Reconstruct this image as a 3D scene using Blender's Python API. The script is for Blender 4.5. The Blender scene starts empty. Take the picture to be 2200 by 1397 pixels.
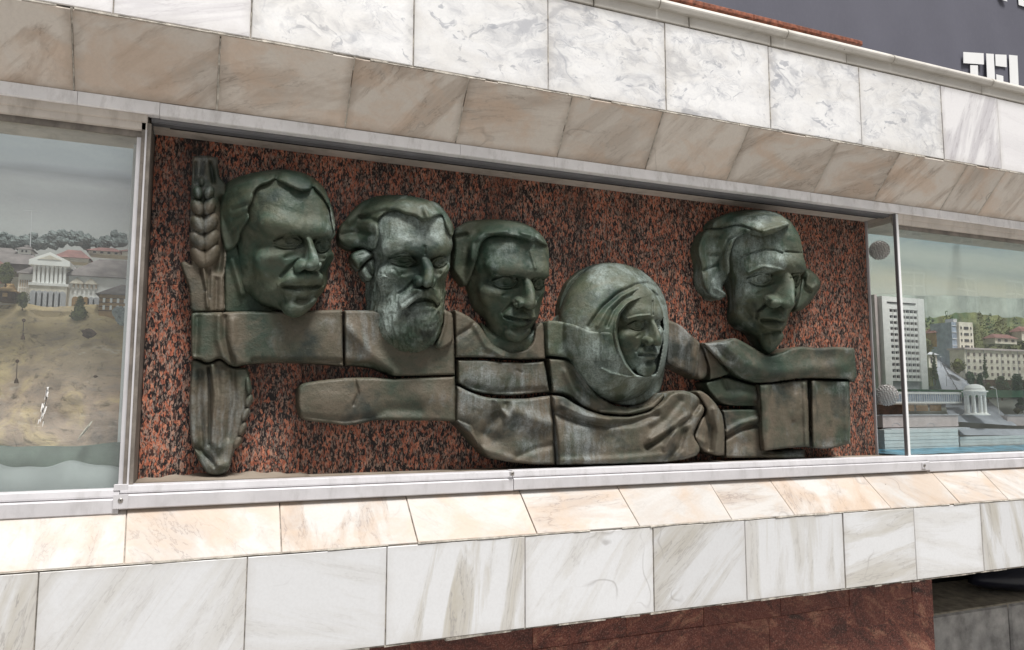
import bpy, bmesh, math, random
import numpy as np
from mathutils import Vector, Matrix
random.seed(7)
SC = bpy.context.scene
COL = SC.collection
# ---------------------------------------------------------------- camera
# world: X along the wall to the right, Y into the wall, Z up; eye at z = 0, pavement at z = -1.7
FOC, CW, CH = 1602.86, 2200.0, 1397.0
YAW, PITCH, ROLL = math.radians(22.320), math.radians(5.858), math.radians(0.060)
_f = np.array([math.sin(YAW)*math.cos(PITCH), math.cos(YAW)*math.cos(PITCH), math.sin(PITCH)])
_r0 = np.array([math.cos(YAW), -math.sin(YAW), 0.0]); _u0 = np.cross(_r0, _f)
_r = math.cos(ROLL)*_r0 + math.sin(ROLL)*_u0
_u = -math.sin(ROLL)*_r0 + math.cos(ROLL)*_u0
RM = np.array([_r, _u, _f])
cam = bpy.data.cameras.new('camera')
cam.sensor_width = 36.0; cam.lens = 36.0*FOC/CW; cam.clip_start = 0.05; cam.clip_end = 400.0
camo = bpy.data.objects.new('camera', cam); COL.objects.link(camo)
camo.matrix_world = Matrix(((_r[0], _u[0], -_f[0], 0), (_r[1], _u[1], -_f[1], 0), (_r[2], _u[2], -_f[2], 0), (0, 0, 0, 1)))
SC.camera = camo
SC.render.resolution_x = 1024; SC.render.resolution_y = 650
# ---------------------------------------------------------------- light
SUN_EL, SUN_AZ = math.radians(66), math.radians(12)     # azimuth from -Y (street side), towards -X
world = bpy.data.worlds.new('World'); SC.world = world; world.use_nodes = True
wn = world.node_tree.nodes; wl = world.node_tree.links; wn.clear()
wo = wn.new('ShaderNodeOutputWorld'); wb = wn.new('ShaderNodeBackground'); ws = wn.new('ShaderNodeTexSky')
wh = wn.new('ShaderNodeHueSaturation')
ws.sky_type = 'NISHITA'; ws.sun_disc = False; ws.sun_elevation = SUN_EL
sdir = Vector((math.sin(SUN_AZ)*math.cos(SUN_EL), -math.cos(SUN_AZ)*math.cos(SUN_EL), math.sin(SUN_EL)))  # towards the sun
ws.sun_rotation = math.atan2(sdir.x, sdir.y)
ws.air_density = 1.0; ws.dust_density = 4.0; ws.ozone_density = 1.0
wh.inputs['Saturation'].default_value = 0.12
wb.inputs['Strength'].default_value = 0.078
wl.new(ws.outputs[0], wh.inputs['Color']); wl.new(wh.outputs[0], wb.inputs['Color']); wl.new(wb.outputs[0], wo.inputs['Surface'])
sun = bpy.data.lights.new('sun', 'SUN'); sun.energy = 4.2; sun.angle = math.radians(18); sun.color = (1.0, 0.98, 0.955)
suno = bpy.data.objects.new('sun', sun); COL.objects.link(suno)
suno.rotation_euler = (-sdir).to_track_quat('-Z', 'Y').to_euler()
vs = SC.view_settings; vs.view_transform = 'Standard'; vs.look = 'None'; vs.exposure = 0.20; vs.gamma = 1.0; vs.use_curve_mapping = False

# ---------------------------------------------------------------- helpers
def rays(px, py):
    px = np.asarray(px, float); py = np.asarray(py, float)
    d = np.stack([(px-CW/2)/FOC, -(py-CH/2)/FOC, np.ones_like(px)], -1)@RM
    return d/d[..., 1:2]
def P(px, py, Y):
    "the point of the plane y = Y that is measured at picture position px, py"
    return tuple(float(v) for v in rays(px, py)*Y)
def PZ(px, py, Z):
    d = rays(px, py); return tuple(float(v) for v in d*(Z/d[2]))
def PR(px, py, Y): return rays(px, py)*np.asarray(Y)[..., None]
def proj(p):
    c = np.asarray(p)@RM.T
    return np.stack([CW/2+FOC*c[..., 0]/c[..., 2], CH/2-FOC*c[..., 1]/c[..., 2]], -1)

def tag(o, label=None, cat=None, group=None, kind=None):
    if label: o['label'] = label
    if cat: o['category'] = cat
    if group: o['group'] = group
    if kind: o['kind'] = kind
    return o
def empty(name, loc=(0, 0, 0), label=None, cat=None, group=None, kind=None):
    o = bpy.data.objects.new(name, None); COL.objects.link(o); o.location = loc; o.empty_display_size = .05
    return tag(o, label, cat, group, kind)
def link(name, me, mat=None, parent=None, smooth=False):
    o = bpy.data.objects.new(name, me); COL.objects.link(o)
    if mat and not me.materials: me.materials.append(mat)
    if smooth: me.shade_smooth()
    if parent is not None:
        o.parent = parent; o.location = -Vector(parent_origin(parent))
    return o
def parent_origin(p):
    v = Vector(p.location); q = p.parent
    while q is not None: v = v+q.location; q = q.parent
    return v
def mesh(name, verts, faces, mat=None, parent=None, smooth=False):
    me = bpy.data.meshes.new(name); me.from_pydata([tuple(v) for v in verts], [], faces); me.update()
    return link(name, me, mat, parent, smooth)
def npmesh(name, V, F, mat=None, parent=None, smooth=True):
    "V (n,3) float, F (m,4) int"
    me = bpy.data.meshes.new(name)
    me.vertices.add(len(V)); me.vertices.foreach_set('co', np.asarray(V, np.float32).ravel())
    F = np.asarray(F, np.int32); k = F.shape[1]
    me.loops.add(F.size); me.loops.foreach_set('vertex_index', F.ravel())
    me.polygons.add(len(F)); me.polygons.foreach_set('loop_start', np.arange(0, F.size, k, dtype=np.int32))
    me.update(calc_edges=True); me.validate()
    return link(name, me, mat, parent, smooth)

class MB:
    "collects boxes, prisms and lathes; build() links them as one mesh"
    def __init__(s): s.v = []; s.f = []
    def add(s, vs_, fs_):
        n = len(s.v); s.v += [tuple(v) for v in vs_]; s.f += [tuple(i+n for i in f) for f in fs_]; return s
    def box(s, x0, x1, y0, y1, z0, z1):
        return s.add([(x0,y0,z0),(x1,y0,z0),(x1,y1,z0),(x0,y1,z0),(x0,y0,z1),(x1,y0,z1),(x1,y1,z1),(x0,y1,z1)],
                     [(0,3,2,1),(4,5,6,7),(0,1,5,4),(1,2,6,5),(2,3,7,6),(3,0,4,7)])
    def slab(s, c4, n, t, b=.002):
        "c4: four front corners (seen from the front anticlockwise), n: outward normal, t thickness, b bevel"
        c = [Vector(p) for p in c4]; n = Vector(n).normalized(); m = sum(c, Vector())/4
        inner = []
        for i in range(4):
            e1 = (c[i-1]-c[i]).normalized(); e2 = (c[(i+1) % 4]-c[i]).normalized()
            inner.append(c[i]+(e1+e2)*b)
        vs_ = inner+[p-n*b for p in c]+[p-n*t for p in c]
        fs_ = [(0,1,2,3)]+[(i, i+4, (i+1) % 4+4, (i+1) % 4) for i in range(4)]+[(i+4, i+8, (i+1) % 4+8, (i+1) % 4+4) for i in range(4)]+[(11,10,9,8)]
        return s.add(vs_, fs_)
    def prism(s, prof, x0, x1):
        "profile of (y,z) points pulled along X"
        n = len(prof)
        vs_ = [(x0, y, z) for y, z in prof]+[(x1, y, z) for y, z in prof]
        fs_ = [(i, (i+1) % n, (i+1) % n+n, i+n) for i in range(n)]+[tuple(range(n-1, -1, -1)), tuple(range(n, 2*n))]
        return s.add(vs_, fs_)
    def prismz(s, poly, z0, z1):
        n = len(poly)
        vs_ = [(x, y, z0) for x, y in poly]+[(x, y, z1) for x, y in poly]
        fs_ = [(i, (i+1) % n, (i+1) % n+n, i+n) for i in range(n)]+[tuple(range(n-1, -1, -1)), tuple(range(n, 2*n))]
        return s.add(vs_, fs_)
    def prismy(s, poly, y0, y1):
        n = len(poly)
        vs_ = [(x, y0, z) for x, z in poly]+[(x, y1, z) for x, z in poly]
        fs_ = [(i, (i+1) % n, (i+1) % n+n, i+n) for i in range(n)]+[tuple(range(n-1, -1, -1)), tuple(range(n, 2*n))]
        return s.add(vs_, fs_)
    def lathe(s, c, prof, n=16, axis='z'):
        "prof: (radius, height) pairs"
        vs_ = []
        for r_, h in prof:
            for k in range(n):
                a = 2*math.pi*k/n; q = (r_*math.cos(a), r_*math.sin(a))
                vs_.append((c[0]+q[0], c[1]+q[1], c[2]+h) if axis == 'z' else (c[0]+q[0], c[1]-h, c[2]+q[1]))
        m = len(prof)
        fs_ = [(i*n+k, i*n+(k+1) % n, (i+1)*n+(k+1) % n, (i+1)*n+k) for i in range(m-1) for k in range(n)]
        fs_ += [tuple(range(n-1, -1, -1)), tuple(range((m-1)*n, m*n))]
        return s.add(vs_, fs_)
    def tube(s, a, b, r0, r1=None, n=8):
        r1 = r0 if r1 is None else r1; a = Vector(a); b = Vector(b); d = (b-a).normalized()
        u = d.orthogonal().normalized(); w = d.cross(u)
        vs_ = [a+(u*math.cos(2*math.pi*k/n)+w*math.sin(2*math.pi*k/n))*r0 for k in range(n)]
        vs_ += [b+(u*math.cos(2*math.pi*k/n)+w*math.sin(2*math.pi*k/n))*r1 for k in range(n)]
        return s.add(vs_, [(k, (k+1) % n, (k+1) % n+n, k+n) for k in range(n)]+[tuple(range(n-1, -1, -1)), tuple(range(n, 2*n))])
    def build(s, name, mat=None, parent=None, smooth=False, fix=True):
        me = bpy.data.meshes.new(name); me.from_pydata(s.v, [], s.f); me.update()
        if fix:
            bm = bmesh.new(); bm.from_mesh(me); bmesh.ops.recalc_face_normals(bm, faces=bm.faces); bm.to_mesh(me); bm.free()
        return link(name, me, mat, parent, smooth)

def noise3(p, seed=0):
    "smooth value noise, p (n,3) -> about -1..1"
    p = np.asarray(p, np.float32); i = np.floor(p).astype(np.int64); f = (p-i).astype(np.float32); f = f*f*(3-2*f)
    def h(a, b, c):
        n = (a*374761393+b*668265263+c*2147483647+seed*1274126177) & 0xffffffff
        n = ((n ^ (n >> 13))*1274126177) & 0xffffffff
        return ((n ^ (n >> 16)) & 0xffff).astype(np.float32)/32767.5-1
    r_ = 0
    for a in (0, 1):
        wa = f[..., 0] if a else 1-f[..., 0]
        for b in (0, 1):
            wb_ = f[..., 1] if b else 1-f[..., 1]
            for c in (0, 1):
                wc = f[..., 2] if c else 1-f[..., 2]
                r_ = r_+wa*wb_*wc*h(i[..., 0]+a, i[..., 1]+b, i[..., 2]+c)
    return r_
# ================================================================= materials
def new_mat(name):
    m = bpy.data.materials.new(name); m.use_nodes = True; t = m.node_tree; t.nodes.clear()
    o = t.nodes.new('ShaderNodeOutputMaterial'); b = t.nodes.new('ShaderNodeBsdfPrincipled'); t.links.new(b.outputs[0], o.inputs[0])
    return m, t, b
class N:
    "small node-graph builder"
    def __init__(s, t): s.t = t; s._o = None
    def n(s, ty, **k):
        x = s.t.nodes.new(ty)
        for a, v in k.items(): setattr(x, a, v)
        return x
    def L(s, a, b): s.t.links.new(a, b)
    def co(s, scale=(1, 1, 1), rotz=(0, 0, 0), rnd=0.0, spin=0.0):
        "object coordinates (world metres); rnd shifts them per object, spin turns them per object in the wall plane"
        tc = s.n('ShaderNodeTexCoord'); out = tc.outputs['Object']
        if rnd or spin:
            oi = s.n('ShaderNodeObjectInfo')
            if spin:
                r = s.n('ShaderNodeVectorRotate', rotation_type='Y_AXIS'); s.L(out, r.inputs['Vector'])
                mm = s.math('MULTIPLY', s.math('SUBTRACT', s.math('FRACT', s.math('MULTIPLY', oi.outputs['Random'], 7.31)), .5), spin); s.L(mm, r.inputs['Angle']); out = r.outputs[0]
            if rnd:
                cb = s.n('ShaderNodeCombineXYZ')
                for i, k in enumerate((1, 1.7, 2.9)): s.L(s.math('MULTIPLY', oi.outputs['Random'], rnd*k), cb.inputs[i])
                a = s.n('ShaderNodeVectorMath', operation='ADD'); s.L(out, a.inputs[0]); s.L(cb.outputs[0], a.inputs[1]); out = a.outputs[0]
        m = s.n('ShaderNodeMapping'); s.L(out, m.inputs['Vector']); m.inputs['Scale'].default_value = scale; m.inputs['Rotation'].default_value = rotz
        return m.outputs[0]
    def math(s, op, a, b=None, clamp=False):
        x = s.n('ShaderNodeMath', operation=op); x.use_clamp = clamp
        for i, v in enumerate((a, b)):
            if v is None: continue
            if isinstance(v, (int, float)): x.inputs[i].default_value = v
            else: s.L(v, x.inputs[i])
        return x.outputs[0]
    def noise(s, co, scale, detail=4, rough=.55, dist=0, out='Fac'):
        x = s.n('ShaderNodeTexNoise'); s.L(co, x.inputs['Vector']); x.inputs['Scale'].default_value = scale
        x.inputs['Detail'].default_value = detail; x.inputs['Roughness'].default_value = rough; x.inputs['Distortion'].default_value = dist
        return x.outputs[out]
    def vor(s, co, scale, feature='F1', out='Distance', rand=1.0):
        x = s.n('ShaderNodeTexVoronoi', feature=feature); s.L(co, x.inputs['Vector']); x.inputs['Scale'].default_value = scale; x.inputs['Randomness'].default_value = rand
        return x.outputs[out]
    def ramp(s, f, stops, interp='LINEAR'):
        x = s.n('ShaderNodeValToRGB'); s.L(f, x.inputs[0]); e = x.color_ramp.elements; x.color_ramp.interpolation = interp
        while len(e) > 1: e.remove(e[-1])
        e[0].position, e[0].color = stops[0][0], rgba(stops[0][1])
        for p_, c in stops[1:]: q = e.new(p_); q.color = rgba(c)
        return x.outputs[0]
    def mix(s, f, a, b, mode='MIX'):
        x = s.n('ShaderNodeMix', data_type='RGBA', blend_type=mode)
        for v, i in ((f, 0), (a, 6), (b, 7)):
            if isinstance(v, (int, float)): x.inputs[i].default_value = v
            elif isinstance(v, tuple): x.inputs[i].default_value = rgba(v)
            else: s.L(v, x.inputs[i])
        return x.outputs[2]
    def bump(s, h, strength, dist, b, prev=None):
        x = s.n('ShaderNodeBump'); s.L(h, x.inputs['Height']); x.inputs['Strength'].default_value = strength; x.inputs['Distance'].default_value = dist
        if prev is not None: s.L(prev, x.inputs['Normal'])
        if b is not None: s.L(x.outputs[0], b.inputs['Normal'])
        return x.outputs[0]
def rgba(c):
    if isinstance(c, (int, float)): return (c, c, c, 1)
    return tuple(c)+((1,) if len(c) == 3 else ())
def warp(g, co, scale, amt):
    "coordinates pushed about by noise"
    nz = g.noise(co, scale, 3, out='Color'); v = g.n('ShaderNodeVectorMath', operation='MULTIPLY_ADD'); g.L(nz, v.inputs[0]); v.inputs[1].default_value = (amt,)*3; g.L(co, v.inputs[2])
    return v.outputs[0]

def bronze(name, warm, pale=0.0):
    m, t, b = new_mat(name); g = N(t); co = g.co()
    big = g.noise(co, 3.0, 5, .6, .6); mid = g.noise(co, 10, 6, .68, .5); fine = g.noise(co, 130, 4, .75); st = g.co((8, 8, 1.3))
    if warm: base = g.ramp(big, [(.30, (.028, .050, .034)), (.40, (.060, .074, .050)), (.50, (.112, .100, .068)), (.60, (.155, .124, .086)), (.70, (.095, .110, .078))])
    else: base = g.ramp(big, [(.30, (.022, .050, .034)), (.42, (.045, .075, .048)), (.54, (.095, .108, .066)), (.68, (.060, .110, .078))])
    base = g.mix(g.ramp(mid, [(.46, 0), (.68, .8)]), base, (.115, .120, .084) if not warm else (.135, .112, .078))
    dk = g.noise(warp(g, co, 7, .10), 4.2, 5, .6); base = g.mix(g.ramp(dk, [(.34, .9), (.47, 0)]), base, (.014, .034, .026) if not warm else (.030, .040, .034))
    gp = g.noise(warp(g, g.co((1, 1, 1.5)), 3, .2), 2.1, 4, .55); base = g.mix(g.ramp(gp, [(.56, 0), (.66, .75)]), base, (.030, .062, .040))
    w = warp(g, co, 6, .12); pat = g.noise(w, 2.4, 5, .62); run = g.noise(st, 1.6, 6, .72)
    f = g.math('MULTIPLY', g.ramp(pat, [(.52-pale*.07, 0), (.60-pale*.05, 1)]), g.ramp(run, [(.42-pale*.08, 0), (.60-pale*.05, 1)]))
    f = g.math('MULTIPLY', f, g.ramp(fine, [(.36, .45), (.60, 1)]))
    base = g.mix(g.math('MULTIPLY', f, .9 if not warm else .75), base, (.33, .40, .37) if not warm else (.30, .33, .33))
    sp = g.noise(warp(g, co, 9, .05), 5.5, 3, .5)
    base = g.mix(g.ramp(sp, [(.26, .8), (.36, 0)]), base, (.012, .018, .015))
    base = g.mix(g.ramp(fine, [(.32, .4), (.46, 0)]), base, (.02, .022, .018))
    hs = g.n('ShaderNodeHueSaturation'); g.L(base, hs.inputs['Color']); hs.inputs['Value'].default_value = .84; hs.inputs['Saturation'].default_value = .92; g.L(hs.outputs[0], b.inputs['Base Color']); b.inputs['Metallic'].default_value = .05
    g.L(g.ramp(mid, [(.3, .38), (.7, .70)]), b.inputs['Roughness']); b.inputs['Specular IOR Level'].default_value = .34
    n1 = g.bump(g.noise(co, 22, 6, .65), .55, .012, None); n2 = g.bump(g.noise(co, 150, 4, .75), .55, .003, None, n1)
    g.bump(g.ramp(g.vor(co, 70, 'F1'), [(.0, 0), (.20, 1)]), .25, .002, b, n2)
    return m
M_BRONZE = bronze('bronze_green', False)
M_BRONZE2 = bronze('bronze_brown', True)
M_BRONZE3 = bronze('bronze_chalky', False, 1.0)
def marble(name, tint, vein, kind, rough=.35, spin=1.2, dirt=None, patch=None, bumpk=.15):
    "kind: 'streak' long soft diagonal bands, 'cloud' blotchy with wisps"
    m, t, b = new_mat(name); g = N(t); oi = g.n('ShaderNodeObjectInfo'); rnd = oi.outputs['Random']
    if kind == 'streak':
        co = g.co((1, 1, 1), (0, math.radians(38), 0), 13.0, spin); cs = g.n('ShaderNodeMapping'); g.L(co, cs.inputs['Vector']); cs.inputs['Scale'].default_value = (1.1, 3, 7.5)
        w = warp(g, cs.outputs[0], 1.1, .55)
        a = g.noise(w, 1.0, 6, .62, .5); c = g.noise(w, 2.7, 5, .6, .3)
        f1 = g.ramp(a, [(.46, 0), (.54, .55), (.64, 1)]); f2 = g.ramp(c, [(.495, 0), (.51, 1), (.53, .15), (.60, 0)])
        f2 = g.math('MULTIPLY', f2, g.ramp(a, [(.45, 0), (.6, 1)]))
        amt = g.math('ADD', g.math('MULTIPLY', g.math('POWER', g.math('FRACT', g.math('MULTIPLY', rnd, 3.77)), 1.3), .80), .24)
        col = g.mix(g.math('MULTIPLY', f1, amt), tint, vein[0]); col = g.mix(g.math('MULTIPLY', f2, g.math('MULTIPLY', amt, .85)), col, vein[1])
    else:
        co = g.co((1, 1, 1.6), (0, math.radians(28), 0), 13.0, spin*.35); w = warp(g, co, 5, .22)
        a = g.noise(w, 5.0, 8, .62, 1.2); c = g.noise(w, 3.0, 6, .6, 1.8); e = g.noise(w, 10.0, 4, .6, 1.0)
        f1 = g.ramp(a, [(.42, 0), (.52, .35), (.62, 1)]); f2 = g.ramp(c, [(.485, 0), (.50, .8), (.515, .2), (.58, 0)]); f3 = g.ramp(e, [(.60, 0), (.66, 1)])
        lg = g.ramp(g.noise(w, 2.2, 3, .5), [(.38, .25), (.60, 1)])
        col = g.mix(g.math('MULTIPLY', g.math('MULTIPLY', f1, lg), .95), tint, vein[0]); col = g.mix(g.math('MULTIPLY', g.math('MULTIPLY', f2, lg), .55), col, vein[1]); col = g.mix(g.math('MULTIPLY', f3, .65), col, vein[1])
    if patch:
        pn = g.noise(warp(g, g.co((1, 1, 2), (0, math.radians(-20), 0), 9.0), 4, .2), 3.2, 5, .6, .6)
        col = g.mix(g.math('MULTIPLY', g.ramp(pn, [(.46, 0), (.62, 1)]), patch[1]), col, patch[0])
    hl = g.noise(warp(g, g.co((1, 1, 1), (0, .9, 0), 17.0, spin), 2, .10), 2.2, 3, .5, .1)   # hairline veins
    hm_ = g.ramp(g.noise(g.co((1, 1, 1), rnd=7.0), 2.3, 2, .5), [(.56, 0), (.68, .6)])
    col = g.mix(g.math('MULTIPLY', g.ramp(hl, [(.493, 0), (.5, 1), (.507, 0)]), hm_), col, vein[1])
    # slab to slab tone
    tone = g.math('ADD', g.math('MULTIPLY', g.math('FRACT', g.math('MULTIPLY', rnd, 5.13)), .14), .90)
    hsv = g.n('ShaderNodeHueSaturation'); g.L(col, hsv.inputs['Color']); g.L(tone, hsv.inputs['Value']); col = hsv.outputs[0]
    wc = g.co()
    fine = g.noise(wc, 90, 4, .7); col = g.mix(g.math('MULTIPLY', g.ramp(fine, [(.3, 1), (.6, 0)]), .10), col, vein[1])
    sp = g.vor(g.co((1, 1, 1), rnd=3.0), 5.0); col = g.mix(g.ramp(sp, [(.0, .9), (.012, .8), (.022, 0)]), col, (.08, .07, .06))
    if dirt:
        # rain-washed grime gathered along the joints: uses generated (0..1 over each slab) coordinates
        tc = g.n('ShaderNodeTexCoord'); sx = g.n('ShaderNodeSeparateXYZ'); g.L(tc.outputs['Generated'], sx.inputs[0])
        dn = g.noise(wc, 9, 5, .65)
        ex = g.math('MINIMUM', sx.outputs[0], g.math('SUBTRACT', 1.0, sx.outputs[0])); ez = g.math('MINIMUM', sx.outputs[2], g.math('MULTIPLY', g.math('SUBTRACT', 1.0, sx.outputs[2]), 1.6))
        ed = g.math('MINIMUM', g.math('MULTIPLY', ex, 1.5), ez)
        f = g.ramp(g.math('ADD', ed, g.math('MULTIPLY', g.math('SUBTRACT', dn, .5), .22)), [(.0, 1), (.03, .6), (.11, 0)])
        col = g.mix(g.math('MULTIPLY', f, dirt[1]), col, dirt[0])
    g.L(col, b.inputs['Base Color']); b.inputs['Roughness'].default_value = rough; b.inputs['Specular IOR Level'].default_value = .4
    n1 = g.bump(g.noise(wc, 7, 3, .5), bumpk, .006, None); g.bump(fine, .12, .001, b, n1)
    return m
M_FASCIA_UP = marble('marble_grey_cloud', (.86, .855, .85), ((.50, .505, .53), (.33, .345, .39)), 'cloud', spin=1.0, patch=((.66, .62, .56), .25), dirt=((.45, .42, .38), .35))
M_FASCIA_LOW = marble('marble_soft_streak', (.70, .705, .715), ((.50, .47, .41), (.33, .31, .30)), 'streak', spin=2.4, dirt=((.48, .45, .41), .3))
M_FASCIA_STR = marble('marble_fine_streak', (.84, .825, .83), ((.60, .58, .60), (.45, .42, .44)), 'streak', spin=1.6, dirt=((.45, .42, .38), .3))
M_SOFFIT = marble('marble_beige', (.75, .685, .615), ((.44, .35, .28), (.25, .20, .165)), 'streak', rough=.5, spin=1.3, patch=((.68, .50, .37), .55), dirt=((.28, .22, .17), .5))
M_SILL = marble('marble_peach', (.51, .49, .465), ((.40, .315, .25), (.19, .16, .15)), 'streak', rough=.45, spin=3.0, patch=((.49, .375, .28), .6), dirt=((.60, .50, .42), .35))
M_COPING = marble('marble_coping', (.66, .63, .58), ((.58, .55, .50), (.45, .43, .40)), 'streak', rough=.45, spin=.6, dirt=((.34, .31, .26), .5))

M_LEDGE = marble('marble_brown_ledge', (.30, .255, .205), ((.22, .175, .13), (.12, .095, .075)), 'streak', rough=.6, spin=1.0, dirt=((.10, .08, .06), .6))
def granite_mat():
    m, t, b = new_mat('red_black_granite'); g = N(t)
    co = g.co((1, 1, .40), (0, math.radians(6), 0)); w = warp(g, co, 60, .010); w = warp(g, w, 5, .03)
    def cells(sc):
        v = g.n('ShaderNodeTexVoronoi', feature='F1'); g.L(w, v.inputs['Vector']); v.inputs['Scale'].default_value = sc
        sx = g.n('ShaderNodeSeparateXYZ'); g.L(v.outputs['Color'], sx.inputs[0]); return sx
    a, c2, c3 = cells(105), cells(200), cells(360)
    big = g.noise(w, 9, 5, .62); sel = g.math('ADD', a.outputs[0], g.math('MULTIPLY', g.math('SUBTRACT', big, .5), 1.5))
    c = g.ramp(sel, [(.0, (.56, .19, .11)), (.18, (.42, .135, .08)), (.32, (.66, .27, .165)), (.44, (.36, .13, .085)), (.52, (.50, .29, .21)), (.60, (.22, .11, .085)), (.66, (.022, .02, .02)), (.80, (.17, .115, .09)), (.88, (.015, .014, .015))], 'CONSTANT')
    c = g.mix(g.ramp(c2.outputs[0], [(.0, 0), (.64, 0), (.66, .9), (1, .9)], 'CONSTANT'), c, (.018, .016, .018))
    c = g.mix(g.ramp(c2.outputs[1], [(.0, 0), (.82, 0), (.84, .7), (1, .7)], 'CONSTANT'), c, (.40, .30, .25))
    c = g.mix(g.ramp(c3.outputs[0], [(.0, 0), (.68, 0), (.70, .6), (1, .6)], 'CONSTANT'), c, (.05, .03, .026))
    c = g.mix(g.ramp(c3.outputs[1], [(.0, 0), (.88, 0), (.89, .6), (1, .6)], 'CONSTANT'), c, (.42, .30, .24))
    st = g.noise(g.co((3, 3, .5)), 2.0, 5, .6); c = g.mix(g.ramp(st, [(.48, 0), (.68, .5)]), c, (.03, .026, .024))
    hs = g.n('ShaderNodeHueSaturation'); g.L(c, hs.inputs['Color']); hs.inputs['Value'].default_value = .84; hs.inputs['Saturation'].default_value = 1.0; g.L(hs.outputs[0], b.inputs['Base Color']); b.inputs['Roughness'].default_value = .45; b.inputs['Specular IOR Level'].default_value = .25
    g.bump(g.noise(co, 220, 3), .2, .001, b)
    return m
M_GRANITE = granite_mat()
def base_mat():
    m, t, b = new_mat('dark_red_granite'); g = N(t); co = g.co((1, 1, 2.2), (0, .5, 0), 11, 1.5); w = warp(g, co, 6, .16)
    a = g.noise(w, 5, 7, .68, .8); f = g.noise(g.co(), 150, 3, .8); oi = g.n('ShaderNodeObjectInfo')
    c = g.ramp(a, [(.32, (.045, .024, .020)), (.43, (.16, .048, .036)), (.55, (.27, .082, .055)), (.64, (.46, .22, .14))])
    c = g.mix(g.ramp(f, [(.35, .7), (.52, 0)]), c, (.03, .018, .016)); c = g.mix(g.ramp(f, [(.55, 0), (.64, .7)]), c, (.46, .28, .22)); vn = g.noise(warp(g, co, 9, .12), 3.0, 6, .7, 1.0); c = g.mix(g.ramp(vn, [(.485, 0), (.5, .8), (.515, 0)]), c, (.03, .02, .018))
    c = g.mix(g.math('MULTIPLY', g.math('FRACT', g.math('MULTIPLY', oi.outputs['Random'], 9.7)), .5), c, (.10, .030, .022))
    g.L(c, b.inputs['Base Color']); b.inputs['Roughness'].default_value = .5; b.inputs['Specular IOR Level'].default_value = .35
    g.bump(f, .3, .001, b); return m
M_BASE = base_mat()
def simple(name, c, rough=.5, metal=0.0, var=.12, scale=8, bumps=.15, spec=.4, dirt=None, dscale=14):
    m, t, b = new_mat(name); g = N(t); co = g.co(); n = g.noise(co, scale, 5, .6)
    lo = tuple(x*(1-var*1.6) for x in c); hi = tuple(min(1, x*(1+var)) for x in c)
    col = g.ramp(n, [(.3, lo), (.7, hi)])
    if dirt:
        d = g.noise(g.co((1, 1, .35)), dscale, 6, .7); col = g.mix(g.ramp(d, [(.50, 0), (.72, dirt[1])]), col, dirt[0])
    g.L(col, b.inputs['Base Color']); b.inputs['Roughness'].default_value = rough; b.inputs['Metallic'].default_value = metal; b.inputs['Specular IOR Level'].default_value = spec
    if bumps: g.bump(g.noise(co, scale*6, 4, .6), bumps, .003, b)
    return m
M_MORTAR = simple('joint_mortar', (.36, .325, .28), .95, var=.45, scale=35, bumps=.6, dirt=((.03, .027, .024), .95), dscale=9)
M_ALU = simple('weathered_aluminium', (.60, .585, .60), .5, .10, .07, 6, .08, dirt=((.30, .285, .27), .35), dscale=18)
M_ALU_TOP = simple('chalky_white_strip', (.90, .88, .88), .6, .05, .08, 6, .1, dirt=((.36, .33, .30), .4), dscale=22)
M_ALU_DARK = simple('grey_aluminium_channel', (.20, .20, .21), .45, .4, .1, 8)
M_BLACK = simple('black_gap', (.008, .008, .009), .8, bumps=0)
M_PAINT = simple('cream_painted_metal', (.62, .56, .50), .55, 0, .1, 5, .1, dirt=((.22, .18, .14), .5), dscale=12)
M_PUTTY = simple('brown_stained_frame', (.20, .175, .15), .65, 0, .25, 14, .3, dirt=((.07, .06, .05), .6), dscale=20)
M_STEEL = simple('steel_screw', (.35, .33, .31), .35, .8, .1, 60, 0)
M_CONC = simple('grey_concrete', (.40, .39, .38), .9, 0, .3, 9, .7, dirt=((.36, .36, .36), .5), dscale=10)
M_CONC_T = simple('sandy_concrete', (.42, .38, .31), .95, 0, .3, 14, .8)
M_PAVE = simple('pavement', (.30, .29, .275), .9, 0, .15, 3, .4)
M_DARKWRAP = simple('navy_plastic', (.018, .02, .035), .3, 0, .3, 3, .2)
M_BANNER = simple('dark_grey_banner', (.115, .115, .145), .75, 0, .05, .7, 0, dirt=((.14, .14, .17), .4), dscale=30)
M_WHITE = simple('white_print', (.82, .82, .82), .7, 0, .02, 3, 0)
M_REDCOP = simple('red_granite_coping', (.30, .105, .060), .5, 0, .5, 30, .2, dirt=((.05, .035, .03), .7), dscale=40)
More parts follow.
